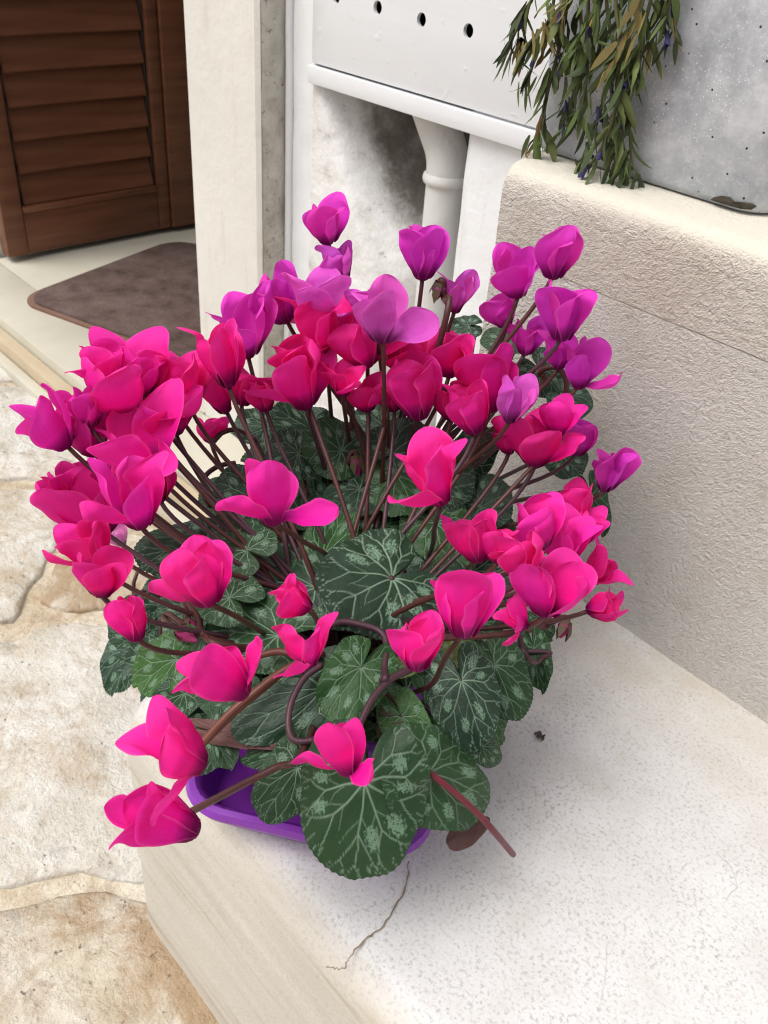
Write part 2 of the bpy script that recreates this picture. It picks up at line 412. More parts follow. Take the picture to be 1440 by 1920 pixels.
STEMC = m_simple('crimson stem', (0.17, 0.018, 0.037), (0.12, 0.018, 0.03), 50, 0.42, 0.15, 300, 0.4)
SEPAL = m_simple('calyx', (0.085, 0.05, 0.03), (0.10, 0.09, 0.045), 90, 0.6, 0.2, 300)
CRACK = m_simple('crack in stone', (0.20, 0.15, 0.10), (0.33, 0.27, 0.20), 40, 0.95)
DRY = m_dry_leaf()
DRYSTEM = m_simple('wilted stem', (0.11, 0.12, 0.045), (0.075, 0.07, 0.03), 40, 0.7)
BLUE = m_simple('dried blue flower', (0.022, 0.020, 0.075), (0.05, 0.045, 0.14), 90, 0.7)

# ------------------------------------------------------------------ ground and paving
ZG = -0.53
gm = mesh('ground', [(-14, -14, ZG-0.006), (14, -14, ZG-0.006), (14, 14, ZG-0.006), (-14, 14, ZG-0.006)], [(0, 1, 2, 3)], MORTAR)
struct(gm)
WHITEST = [m_paving('white limestone %d' % i, (0.67, 0.65, 0.60), (0.54, 0.505, 0.43), (0.40, 0.29, 0.17), a, i*3.1+1) for i, a in enumerate((0.25, 0.40, 0.55))]
OCHREST = m_paving('ochre limestone', (0.63, 0.59, 0.51), (0.51, 0.45, 0.34), (0.33, 0.22, 0.12), 0.85, 9.7)
def paving(pix, mat, seed, dz=0.0, world=None):
    pts = world or [tuple(atz(x, y, ZG)[:2]) for x, y in pix]
    rnd = random.Random(seed)
    # subdivide and wobble the outline
    out = []
    n = len(pts)
    for i in range(n):
        a, b = Vector(pts[i]), Vector(pts[(i+1) % n]); L = (b-a).length; k = max(2, int(L/0.035))
        nn = Vector((-(b-a).y, (b-a).x))/max(L, 1e-6)
        for j in range(k):
            p = a.lerp(b, j/k)
            out.append(p + nn*((noise.noise(Vector((p.x*11, p.y*11, seed)))*0.022+noise.noise(Vector((p.x*34, p.y*34, seed)))*0.010)))
    c = sum(out, Vector((0, 0)))/len(out)
    rings = [(1.0, -0.03), (0.994, 0.000), (0.984, 0.005), (0.95, 0.008), (0.86, 0.011), (0.7, 0.013), (0.5, 0.013), (0.3, 0.012), (0.12, 0.012)]
    V, Fc = [], []
    m = len(out)
    for s, z in rings:
        for p in out:
            q = c + (p-c)*s
            V.append((q.x, q.y, ZG+z+dz+0.007*noise.noise(Vector((q.x*6, q.y*6, seed+3)))+0.004*noise.noise(Vector((q.x*22, q.y*22, seed+5)))))
    for r in range(len(rings)-1):
        for i in range(m):
            Fc.append((r*m+i, r*m+(i+1) % m, (r+1)*m+(i+1) % m, (r+1)*m+i))
    V.append((c.x, c.y, ZG+0.012+dz)); k = len(V)-1; r = (len(rings)-1)*m
    for i in range(m): Fc.append((r+i, r+(i+1) % m, k))
    o = mesh('paving_stone', V, Fc, mat, gm, True)
    return o
paving([(-330, 640), (-10, 652), (152, 717), (-330, 712)], WHITEST[0], 1)
paving([(-330, 726), (168, 728), (420, 985), (250, 912), (90, 905), (-330, 880)], WHITEST[0], 2)
paving([(-330, 912), (95, 922), (135, 985), (22, 1168), (-330, 1185)], WHITEST[2], 3)
paving([(158, 935), (262, 935), (430, 1010), (330, 1140), (150, 1148), (75, 1130)], OCHREST, 4)
paving([(-330, 1230), (25, 1205), (62, 1172), (330, 1168), (420, 1400), (340, 1610), (260, 1655), (110, 1640), (-20, 1668), (-330, 1660)], WHITEST[1], 5)
paving([(-330, 1700), (-10, 1705), (110, 1678), (285, 1690), (440, 1925), (520, 2120), (-330, 2130)], OCHREST, 6, -0.004)
for i, q in enumerate([[(-0.62, 0.28), (-0.3, 0.31), (0.6, 0.31), (0.62, -0.1), (-0.1, -0.12), (-0.5, 0.02)],
                       [(-1.02, 0.02), (-0.56, 0.0), (-0.14, -0.16), (-0.3, -0.75), (-1.0, -0.7)],
                       [(-2.2, 0.22), (-1.4, 0.14), (-1.08, 0.0), (-1.05, -0.7), (-2.2, -0.7)],
                       [(-3.2, 0.5), (-2.26, 0.3), (-2.26, -0.7), (-3.3, -0.7)],
                       [(-4.6, 0.98), (-3.3, 0.98), (-3.28, -0.5), (-4.6, -0.5)],
                       [(0.66, 0.31), (1.7, 0.31), (1.7, -0.7), (0.68, -0.6)],
                       [(-0.08, -0.17), (0.62, -0.15), (0.62, -0.8), (-0.24, -0.8)]]):
    paving(None, WHITEST[i % 3], 20+i, 0, q)

# ------------------------------------------------------------------ step (tread at z = 0)
def dense_step():
    # profile across Y (front face, rounded nose, tread) swept along X, with slight unevenness
    prof = [(0.352, ZG-0.06), (0.354, -0.42), (0.356, -0.3), (0.358, -0.2), (0.360, -0.12), (0.362, -0.08)]
    R = 0.055
    for k in range(1, 9):
        a = math.pi/2*k/8
        prof.append((0.362+R*(1-math.cos(a)), -R-0.008+(R+0.008)*math.sin(a)))
    prof += [(0.45+i*0.05, 0.0) for i in range(22)]
    xs = [-0.885+0.03*i for i in range(0, 86)]
    V, Fc = [], []
    for x in [xs[0]] + xs:
        pass
    cols = []
    endr = 0.04
    for i, x in enumerate(xs):
        cols.append((x, 0))
    for x, _ in cols:
        e = max(0, (xs[0]+endr)-x)/endr            # rounded far end
        for (y, z) in prof:
            yy = y + 0.004*noise.noise(Vector((x*7, z*7, 1))) + 0.02*e*e*(1 if y < 0.45 else 0)
            zz = z + 0.0025*noise.noise(Vector((x*5, y*5, 4)))*(1 if z > -0.4 else 0) - 0.02*e*e*(1 if z > -0.1 else 0)
            V.append((x, yy, zz))
    n = len(prof)
    for i in range(len(cols)-1):
        for k in range(n-1):
            Fc.append((i*n+k, (i+1)*n+k, (i+1)*n+k+1, i*n+k+1))
    a = len(V); V += [(xs[0], prof[-1][0], ZG-0.06), (xs[-1], prof[-1][0], ZG-0.06)]
    Fc.append(tuple(range(n)) + (a,)); Fc.append(tuple((len(cols)-1)*n+k for k in range(n))[::-1] + (a+1,))
    return V, Fc
V, Fc = dense_step()
step = mesh('stone_step', V, [f[::-1] for f in Fc], STEP, None, True)
step.data.set_sharp_from_angle(angle=math.radians(50))
bm = bmesh.new(); bm.from_mesh(step.data); bmesh.ops.recalc_face_normals(bm, faces=bm.faces); bm.to_mesh(step.data); bm.free()
tag(step, 'broad white speckled stone step with a rounded front edge under the purple planter', 'step')
CRACK2 = m_simple('hairline crack', (0.44, 0.42, 0.39), (0.52, 0.50, 0.47), 40, 0.95)
def crack(pix, wd, z=0.0012, Y=None):
    pts = spline([atz(x, y, z) if Y is None else atY(x, y, Y) for x, y in pix], 5)
    rnd = random.Random(len(pix)); V, Fc = [], []
    for i, p in enumerate(pts):
        t = (pts[min(i+1, len(pts)-1)]-pts[max(i-1, 0)]).normalized()
        s = t.cross(Vector((0, 0, 1)) if Y is None else Vector((0, 1, 0))).normalized()
        ww = wd*rnd.uniform(0.35, 1.0)*(1-0.7*abs(i/len(pts)-0.4))
        p = p + s*rnd.uniform(-1, 1)*wd*0.8
        V += [p-s*ww, p+s*ww]
        if i: Fc.append((2*i-2, 2*i, 2*i+1, 2*i-1))
    return mesh('crack', V, Fc, CRACK if wd > 0.001 else CRACK2, step)
crack([(766, 1615), (762, 1655), (742, 1700), (712, 1742), (685, 1760), (655, 1795), (645, 1815), (628, 1816), (612, 1812)], 0.0017)
crack([(975, 1640), (1005, 1680), (1040, 1710), (1075, 1740), (1092, 1755)], 0.00035)
crack([(1136, 1745), (1137, 1800), (1132, 1850), (1122, 1890)], 0.0003)
crack([(1345, 1600), (1368, 1622), (1382, 1660), (1372, 1672), (1360, 1690)], 0.0006)

# ------------------------------------------------------------------ second step: riser block and nosing slab
YB, YW = 1.088, 1.385
HS, HT = 0.52, 0.648
blk = empty('stone_block', (-0.3, 1.2, 0.0))
tag(blk, 'tall pecked stone riser with a beige nosing slab beside the purple planter', 'step')
def riser(name, prof, x0, x1, skew, mat):
    n = 64; V, Fc = [], []
    for i in range(n+1):
        t = i/n
        for (y, z) in prof:
            x = x0 + (x1-x0)*t - skew*(y-YB)*(1-t)
            V.append((x, y+0.0025*noise.noise(Vector((x*9, z*9, 2))), z))
    m = len(prof)
    for i in range(n):
        for k in range(m): Fc.append((i*m+k, i*m+(k+1) % m, (i+1)*m+(k+1) % m, (i+1)*m+k))
    Fc.append(tuple(range(m))[::-1]); Fc.append(tuple(n*m+k for k in range(m)))
    o = mesh(name, V, Fc, mat, blk, True)
    o.data.set_sharp_from_angle(angle=math.radians(45))
    b = bmesh.new(); b.from_mesh(o.data); bmesh.ops.recalc_face_normals(b, faces=b.faces); b.to_mesh(o.data); b.free()
    return o
prof = [(YB+0.0015, -0.02), (YB+0.0015, 0.1), (YB+0.0015, 0.25), (YB+0.0015, 0.4), (YB+0.0015, HS-0.0015), (YW-0.004, HS-0.0015), (YW-0.004, -0.02)]
rz = riser('riser_stone', prof, -0.905, 1.6, 0.25, RISER)
R = 0.038
prof = [(YB+0.001, HS), (YB, HS+0.03), (YB, HT-R)] + [(YB+R*(1-math.cos(a)), HT-R+R*math.sin(a)) for a in [math.pi/2*k/7 for k in range(1, 8)]] + [(YB+0.12, HT+0.001), (YW-0.004, HT+0.001), (YW-0.004, HS)]
riser('nosing_slab', prof, -0.903, 1.6, 0.25, SLAB)

# ------------------------------------------------------------------ house front
XL, XP = -2.15, -1.84            # pilaster left and right edges
YP = 1.305                       # pilaster face
ZT = -0.42                       # threshold level
house = empty('house_front', (-1.5, YW, ZG))
tag(house, 'white painted plaster house front with a cream stone door surround and a pipe niche', 'house')
# pilaster: face and side of its own
def face_grid(name, fn, nu, nv, mat, parent, flip=False):
    V = [fn(i/nu, j/nv) for j in range(nv+1) for i in range(nu+1)]
    Fc = []
    for j in range(nv):
        for i in range(nu):
            q = (j*(nu+1)+i, j*(nu+1)+i+1, (j+1)*(nu+1)+i+1, (j+1)*(nu+1)+i)
            Fc.append(q[::-1] if flip else q)
    return mesh(name, V, Fc, mat, parent, True)
pb = prism_bm([(XL, YP+0.012), (XL+0.01, YP), (XP-0.012, YP), (XP, YP+0.008), (XP, YP+0.09), (XP+0.02, YP+0.25), (XL, YP+0.25)], ZG-0.03, 3.6)
bm_obj('door_pilaster', pb, PILAS, house, False)
# rough, crumbling plaster on the pilaster's flank, with a painted fillet where it meets the wall
def flank(u, v):
    z = -0.52 + v*4.1
    return (XP+0.004+0.006*(0.5+noise.noise(Vector((u*3, z*14, 7))))+0.004*math.sin(u*3.1), YP+0.006+u*0.068, z)
face_grid('rough_flank', flank, 6, 160, ROUGH, house)
fil = []
for k in range(60):
    z = -0.5+k*0.07
    fil.append((XP+0.018+0.004*noise.noise(Vector((z*5, 1, 3))), YW-0.004, z))
tube('plaster_fillet', fil, [0.010+0.003*noise.noise(Vector((k*0.7, 5, 1))) for k in range(60)], WALL, house, 8)
# wall with a niche under the cabinet
X0N, X1N, ZN = -1.74, -1.262, 0.60
def smooth(a): a = min(1, max(0, a)); return a*a*(3-2*a)
def wall_uneven(x, z): return 0.004*noise.noise(Vector((x*5, z*5, 11)))+0.002*noise.noise(Vector((x*17, z*17, 12)))
def niche_depth(x, z):
    xe = -1.735 + 0.55*max(0, 0.60-z)
    xe = min(xe, -1.52)
    d = smooth((x-xe)/0.17)
    low = smooth((0.47-z)/0.22)
    dep = 0.55*d*(1-0.66*low) + 0.02*noise.noise(Vector((x*8, z*8, 21)))*d
    # the rubble of the old wall bulges under the painted render
    dep -= 0.03*smooth((0.40-z)/0.05)*d*(1+noise.noise(Vector((x*6, z*3, 5))))
    return dep
def nichef(u, v):
    x = X0N + u*(X1N-X0N-0.0); z = -0.55 + v*(0.665+0.55)
    return (x, YW + niche_depth(x, z) + wall_uneven(x, z), z)
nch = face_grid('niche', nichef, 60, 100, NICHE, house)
ba_ = nch.data.attributes.new('grime_shade', 'FLOAT', 'POINT')
ba_.data.foreach_set('value', [smooth((v.co.y/U-YW-0.02)/0.12)*smooth((v.co.z/U-0.20)/0.22) for v in nch.data.vertices])  # grows with depth and height: shade of the recess painted in, plus grime
def panel(name, x0, x1, z0, z1, nu, nv, mat=WALL):
    return face_grid(name, lambda u, v: (x0+u*(x1-x0), YW+wall_uneven(x0+u*(x1-x0), z0+v*(z1-z0)), z0+v*(z1-z0)), nu, nv, mat, house)
panel('wall_panel', XP-0.02, X0N, -0.56, 4.0, 8, 200)
# right cheek of the niche and the strip of wall beside it
def rstrip(u, v):
    x = X1N; z = -0.55+v*(0.70+0.55)
    if u < 0.34: return (x+0.003*noise.noise(Vector((z*9, 3, 1))), YW+0.60*(1-u/0.34), z)
    k = (u-0.34)/0.66
    return (x+k*3.0, YW+wall_uneven(x+k*3, z)*min(1, k*30), z)
rs_ = face_grid('wall_panel', rstrip, 90, 60, WALL, house); rs_.data.set_sharp_from_angle(angle=math.radians(40))
panel('wall_panel', X0N, 1.74, 1.72, 4.0, 60, 50)
panel('wall_panel', -0.02, 1.74, 0.6, 1.72, 30, 20)
# room side of the door opening
box('door_jamb', (-3.90, 1.30, ZG), (-3.72, 3.4, 3.6), PILAS, house, 0.01)
box('lintel', (-3.90, 1.32, 3.1), (XL-0.004, 1.75, 3.62), PILAS, house, 0.01)
box('wall_panel', (-6.5, YW, ZG), (-3.904, YW+0.3, 4.0), WALL, house, 0.01)
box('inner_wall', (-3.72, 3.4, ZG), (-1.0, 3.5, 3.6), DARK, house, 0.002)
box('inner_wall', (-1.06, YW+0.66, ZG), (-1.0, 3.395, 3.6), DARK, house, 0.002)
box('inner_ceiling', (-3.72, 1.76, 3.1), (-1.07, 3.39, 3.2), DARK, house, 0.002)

# threshold
th = empty('door_threshold', (-2.8, 1.5, ZT))
tag(th, 'cream stone threshold slab with a tan front edge under the doormat', 'threshold')
EY = 1.066
box('slab', (-5.2, EY+0.022, ZG-0.03), (-1.66, 1.302, ZT), THRESH, th, 0.006)
box('inner_slab', (-3.70, 1.3045, ZG-0.03), (XL-0.003, 3.38, ZT-0.002), THRESH, th, 0.003)
box('front_edge', (-5.2, EY-0.030, ZG-0.03), (-1.66, EY+0.018, ZT-0.035), TAN, th, 0.006)
box('lower_edge', (-5.2, EY-0.072, ZG-0.03), (-1.66, EY-0.033, ZT-0.075), THRESH, th, 0.006)

# doormat: corner points found on the threshold
def mat_outline():
    a = atz(38, 566, ZT); b = atz(326, 456, ZT); c = atz(300, 720, ZT)
    d1 = (b-a).normalized(); d2 = (c-a); d2 = (d2-d1*d2.dot(d1)).normalized()
    o = a - d1*0.015 - d2*0.015
    Wd, Ln, R = (b-a).length+0.05, 1.05, 0.11
    pts = []
    for cx, cy, a0 in ((R, R, math.pi), (Wd-R, R, 1.5*math.pi), (Wd-R, Ln-R, 0), (R, Ln-R, 0.5*math.pi)):
        for k in range(9):
            an = a0+math.pi/2*k/8
            pts.append((cx+R*math.cos(an), cy+R*math.sin(an)))
    return o, d1, d2, pts
o_, d1_, d2_, mp_ = mat_outline()
def mat_pts(inset):
    xs = [p[0] for p in mp_]; ys = [p[1] for p in mp_]; cx, cy = (min(xs)+max(xs))/2, (min(ys)+max(ys))/2
    sx, sy = 1-2*inset/(max(xs)-min(xs)), 1-2*inset/(max(ys)-min(ys))
    return [tuple((o_ + d1_*(cx+(x-cx)*sx) + d2_*(cy+(y-cy)*sy))[:2]) for x, y in mp_]
dm = empty('doormat', (o_.x, o_.y, ZT))
tag(dm, 'dark brown doormat with rounded corners lying on the threshold', 'doormat')
bm_obj('edging', prism_bm(mat_pts(0), ZT+0.001, ZT+0.010, 0.003, 2), MATE, dm)
bm_obj('pile', prism_bm(mat_pts(0.018), ZT+0.008, ZT+0.020, 0.006, 2), MATP, dm)

# louvred door leaf folded against the far jamb
XD = -3.62
door = empty('louvred_door', (XD, 1.6, ZT))
tag(door, 'brown wooden louvred door leaf standing open in the doorway', 'door')
def dpt(x, y): p = atX(x, y, XD); return p.y, p.z
y0, zb = dpt(18, 490); yl0, zl0 = dpt(47, 388); yl1, _ = dpt(291, 340); y1, _ = dpt(327, 432); y2, _ = dpt(372, 430)
ZTOP = 3.05
zr0 = zl0-0.005
box('stile', (XD-0.07, y0, ZT+0.02), (XD, yl0-0.012, ZTOP), WOOD, door, 0.008)
box('stile', (XD-0.07, yl1+0.012, ZT+0.02), (XD, y1-0.012, ZTOP), WOOD, door, 0.008)
box('bottom_rail', (XD-0.066, yl0-0.011, ZT+0.02), (XD-0.008, yl1+0.011, zr0-0.022), WOOD, door, 0.004)
box('rail_moulding', (XD-0.066, yl0-0.011, zr0-0.021), (XD+0.004, yl1+0.011, zr0+0.006), WOOD, door, 0.008)
box('top_rail', (XD-0.066, yl0-0.011, ZTOP-0.15), (XD-0.008, yl1+0.011, ZTOP), WOOD, door, 0.004)
box('back_panel', (XD-0.068, yl0-0.010, zr0+0.008), (XD-0.058, yl1+0.010, ZTOP-0.152), DARK, door, 0.0)
box('bead', (XD-0.05, yl0-0.011, zr0+0.007), (XD-0.022, yl0-0.001, ZTOP-0.152), DARK, door, 0.002)
box('bead', (XD-0.05, yl1+0.001, zr0+0.007), (XD-0.022, yl1+0.011, ZTOP-0.152), DARK, door, 0.002)
la = dpt(285, 300)[1]-dpt(282, 244)[1]
pitch_l = abs(la)
sb = bmesh.new(); bmesh.ops.create_cube(sb, size=1)
for v in sb.verts: v.co = Vector((v.co.x*0.014, v.co.y*(yl1-yl0-0.004), v.co.z*(pitch_l*1.10)))
bmesh.ops.bevel(sb, geom=list(sb.edges), offset=0.004, segments=2, affect='EDGES')
bmesh.ops.recalc_face_normals(sb, faces=sb.faces)
sme = bpy.data.meshes.new('slat'); sb.to_mesh(sme); sb.free(); sme.transform(Matrix.Scale(U, 4)); sme.materials.append(WOOD)
k = 0
while True:
    z = zr0 + 0.035 + pitch_l*(k+0.30)
    if z > ZTOP-0.22: break
    so_ = link('slat', sme, door)
    so_.location = Vector((XD-0.030, (yl0+yl1)/2, z))*U - world_loc(door)
    so_.rotation_euler = (0, math.radians(-14), 0)
    k += 1
leaf2 = empty('door_post', (XD, y1, ZT))
tag(leaf2, 'plain brown wooden post behind the louvred door leaf', 'door post')
box('post', (XD-0.08, y1-0.008, ZT+0.02), (XD+0.012, y2+0.05, ZTOP), WOOD, leaf2, 0.008)
box('inner_panel', (XD-0.075, y2+0.054, ZT+0.02), (XD-0.01, y2+0.75, ZTOP), WOOD, leaf2, 0.006)

# ------------------------------------------------------------------ meter cabinet over the niche
cab = empty('meter_cabinet', (-1.3, YW, 0.65))
tag(cab, 'white painted metal cabinet door with round vent holes above the pipe niche', 'cabinet')
XC0, XC1 = -1.735, -0.03
zc = atY(595, 124, YW-0.010).z
lid = box('lid', (XC0, YW-0.010, zc+0.004), (XC1, YW-0.002, 1.70), METAL, cab, 0.002)
box('sill', (XC0-0.004, YW-0.018, zc-0.037), (XC1+0.006, YW+0.62, zc-0.0005), METAL, cab, 0.002)
cut = bmesh.new()
holes = [(630, -6), (708, 14), (790, 37), (878, 58)]
for hx, hy in holes + [(975, 84), (1080, 112)]:
    p = atY(hx, hy, YW-0.010)
    bmesh.ops.create_cone(cut, cap_ends=True, segments=20, radius1=0.0125, radius2=0.0125, depth=0.2,
                          matrix=Matrix.Translation((p.x, YW, p.z)) @ Matrix.Rotation(math.pi/2, 4, 'X'))
cme = bpy.data.meshes.new('cut'); cut.to_mesh(cme); cut.free(); cme.transform(Matrix.Scale(U, 4))
cob = bpy.data.objects.new('cut', cme); COL.objects.link(cob); 
bo = lid.modifiers.new('holes', 'BOOLEAN'); bo.operation = 'DIFFERENCE'; bo.object = cob; bo.solver = 'EXACT'
cob.matrix_world = Matrix.Identity(4)
bpy.context.view_layer.update()
dg = bpy.context.evaluated_depsgraph_get()
nm = bpy.data.meshes.new_from_object(lid.evaluated_get(dg))
lid.modifiers.clear(); lid.data = nm
bpy.data.objects.remove(cob)
box('back_plate', (XC0+0.004, YW+0.035, zc+0.004), (XC1-0.004, YW+0.055, 1.70), DARK, cab, 0.0)

# ------------------------------------------------------------------ drain pipe in the niche
pc = atY(828, 420, YW+0.085)
pr = 0.043
pipe = empty('drain_pipe', (pc.x, pc.y, ZG))
tag(pipe, 'white painted drain pipe bending out of the niche under the cabinet', 'pipe')
zt = atY(828, 318, YW+0.085).z
pts = [Vector((pc.x, pc.y, ZG-0.02))] + [Vector((pc.x, pc.y, z)) for z in (-0.2, 0.1, 0.3, zt-0.02)]
c0 = Vector((pc.x-0.035, pc.y+0.10, zt+0.01))
hd_ = Vector((-0.94, 0.34, 0)).normalized(); Rb = 0.062
el = [Vector((pc.x, pc.y, zt)) + hd_*(Rb*(1-math.cos(t))) + Vector((0, 0, Rb*math.sin(t))) for t in [math.radians(58)*k/10 for k in range(11)]]
el += [el[-1] + (el[-1]-el[-2]).normalized()*d for d in (0.05, 0.10, 0.16)]
tube('pipe', pts+el[:1], pr, PIPE, pipe, 24)
tube('elbow', [Vector((pc.x, pc.y, zt-0.012))]+el, [pr*1.02]+[pr*1.05]*14, PIPE, pipe, 24)
cz = atY(825, 345, pc.y-pr).z
tube('collar', [Vector((pc.x, pc.y, cz+d)) for d in (-0.012, -0.008, 0.0, 0.008, 0.012)], [pr*1.06, pr*1.17, pr*1.21, pr*1.17, pr*1.06], PIPE, pipe, 24)

# ------------------------------------------------------------------ concrete planter with a wilted plant, on the nosing slab
def rrect(x0, x1, y0, y1, R, n=8):
    out = []
    for cx, cy, a0 in ((x1-R, y1-R, 0), (x0+R, y1-R, 0.5*math.pi), (x0+R, y0+R, math.pi), (x1-R, y0+R, 1.5*math.pi)):
        for k in range(n+1):
            a = a0+math.pi/2*k/n
            out.append((cx+R*math.cos(a), cy+R*math.sin(a)))
    return out
def vessel(name, rings, mat, parent, close_bottom=True):
    """rings: list of (outline, z), joined in order; outer up, then inner down"""
    V, Fc = [], []; m = len(rings[0][0])
    for pts_, z in rings:
        V += [(p[0], p[1], z) for p in pts_]
    for r in range(len(rings)-1):
        for i in range(m): Fc.append((r*m+i, r*m+(i+1) % m, (r+1)*m+(i+1) % m, (r+1)*m+i))
    Fc.append(tuple(range(m))[::-1]); Fc.append(tuple((len(rings)-1)*m+i for i in range(m)))
    o = mesh(name, V, Fc, mat, parent, True); o.data.set_sharp_from_angle(angle=math.radians(45)); return o
PX0, PX1, PY0, PY1 = -0.962, -0.545, 1.197, 1.352
PT = HT+0.56
cp = empty('concrete_planter', ((PX0+PX1)/2, 1.28, HT))
tag(cp, 'mottled blue grey concrete planter box with a chipped lower corner', 'planter')
R = 0.045
def ins(d): return rrect(PX0+d, PX1-d, PY0+d, PY1-d, max(0.005, R-d*0.5))
vessel('box', [(ins(0.010), HT+0.002), (ins(0.003), HT+0.006), (ins(0.0), HT+0.014), (ins(0.0), PT-0.006), (ins(0.004), PT), (ins(0.020), PT), (ins(0.022), PT-0.004), (ins(0.024), PT-0.05)], CONC, cp)
ch0 = atY(1352, 388, PY0-0.001); 
chip = []
for i, (cx_, cy_) in enumerate([(1330, 388), (1338, 377), (1352, 374), (1368, 376), (1378, 385), (1392, 386), (1406, 390), (1412, 396), (1404, 402), (1385, 402), (1362, 397), (1342, 392)]):
    q_ = atY(cx_, cy_-7, PY0-0.0012); q_.z = max(q_.z, HT+0.008); chip.append(q_)
cc = sum(chip, Vector())/len(chip)
CV = [p for p in chip] + [cc + (p-cc)*0.75 + Vector((0, -0.0022, 0)) for p in chip] + [cc+Vector((0, -0.001, 0))]
n = len(chip)
for i in range(n):
    x = CV[i].x                                         # follow the rounded corner
    for q in (i, n+i):
        if CV[q].x > PX1-R: 
            dx = CV[q].x-(PX1-R); CV[q].y += R-math.sqrt(max(0, R*R-min(dx, R*0.98)**2))
CF = [(i, (i+1) % n, n+(i+1) % n, n+i) for i in range(n)]+[(n+i, n+(i+1) % n, 2*n) for i in range(n)]
mesh('chipped_patch', CV, CF, CHIP, cp, True)
vessel('soil', [(ins(0.0245), PT-0.058), (ins(0.0245), PT-0.052)], SOIL, cp)

wp = empty('wilted_plant', ((PX0+PX1)/2-0.08, 1.27, PT-0.05))
tag(wp, 'wilted trailing plant with limp olive leaves hanging over the concrete planter', 'plant')
rnd = random.Random(5)
def lanceolate(ln, wd, curl, seed, teeth=0):
    V, Fc = [], []; n = 9
    r = random.Random(seed)
    tw = r.uniform(-1.6, 1.6); bend = r.uniform(-0.8, 0.8); fold = r.uniform(0.2, 0.9)
    pos = Vector((0, 0, 0)); d = Vector((0, 0, -1))
    for i in range(n+1):
        t = i/n
        w_ = wd*(math.sin(math.pi*min(1, t*0.93+0.05))**0.8)*(1+0.12*math.sin(t*19+seed))
        a = tw*t*2
        sx = Vector((math.cos(a), math.sin(a), 0)); nr = Vector((-math.sin(a), math.cos(a), 0))
        c_ = Vector((bend*ln*t*t, curl*ln*math.sin(t*2.2)*0.4, -ln*t*(1-0.15*abs(bend))))
        V += [c_-sx*w_+nr*w_*fold, c_, c_+sx*w_+nr*w_*fold]
        if i:
            b = 3*i
            Fc += [(b-3, b-2, b+1, b), (b-2, b-1, b+2, b+1)]
    me = bpy.data.meshes.new('leaf'); me.from_pydata([v*U for v in V], [], Fc)
    me.polygons.foreach_set('use_smooth', [True]*len(me.polygons)); me.materials.append(DRY); return me
LV = [lanceolate(0.066*rnd.uniform(0.6, 1.3), 0.0050*rnd.uniform(0.5, 1.7), rnd.uniform(-1, 1), i) for i in range(14)]
def bellme():
    V, Fc = tube_data([(0, 0, 0), (0.0005, 0, -0.008), (0.001, 0, -0.018), (0.002, 0, -0.027), (0.003, 0.001, -0.034)], [0.0018, 0.003, 0.0042, 0.0065, 0.0075], 8, False)
    V = [v + Vector((0.0015*math.sin(i*2.3), 0.0015*math.cos(i*3.1), 0.004*math.sin(i*1.7) if i >= 32 else 0)) for i, v in enumerate(V)]
    me = bpy.data.meshes.new('dried_flower'); me.from_pydata([v*U for v in V], [], Fc); me.materials.append(BLUE)
    me.polygons.foreach_set('use_smooth', [True]*len(me.polygons)); return me
BELL = bellme()
strands = [ # photo pixels from the rim downwards, distance in front of the pot face
    ([(1012, -60), (985, 20), (962, 70), (958, 92)], 0.030, 8, 0.6), ([(1050, -70), (1030, 40), (1000, 120), (985, 170)], 0.040, 13, 0.8),
    ([(1075, -60), (1055, 60), (1030, 160), (1012, 240), (1003, 272)], 0.035, 24, 0.45), ([(1095, -60), (1090, 80), (1075, 170), (1068, 240)], 0.020, 16, 0.4),
    ([(1110, -60), (1105, 60), (1100, 150), (1085, 230)], 0.045, 18, 0.25), ([(1160, -60), (1162, 80), (1155, 200), (1120, 290), (1065, 352)], 0.055, 26, 0.15),
    ([(1140, -60), (1150, 100), (1125, 210), (1095, 290), (1080, 330)], 0.035, 20, 0.1), ([(1235, -60), (1205, 60), (1190, 150), (1165, 240), (1150, 330)], 0.040, 26, 0.25),
    ([(1275, -60), (1235, 50), (1200, 110), (1180, 200), (1185, 320)], 0.025, 20, 0.3), ([(1265, -70), (1262, 20), (1272, 80)], 0.02, 7, 0.5),
    ([(1195, -60), (1175, 80), (1160, 180), (1170, 280), (1200, 330)], 0.03, 22, 0.1), ([(1090, -60), (1045, 20), (1010, 60), (975, 100)], 0.05, 10, 0.7),
    ([(1220, -70), (1200, 20), (1170, 90), (1150, 120)], 0.055, 10, 0.3), ([(1130, -60), (1110, 30), (1075, 90), (1050, 120)], 0.055, 12, 0.4)]
GREENS = [(0.075, 0.115, 0.032), (0.10, 0.145, 0.042), (0.05, 0.080, 0.030), (0.14, 0.175, 0.060), (0.045, 0.066, 0.030)]
STRAWS = [(0.26, 0.20, 0.06), (0.30, 0.19, 0.07), (0.20, 0.16, 0.055), (0.24, 0.13, 0.05)]
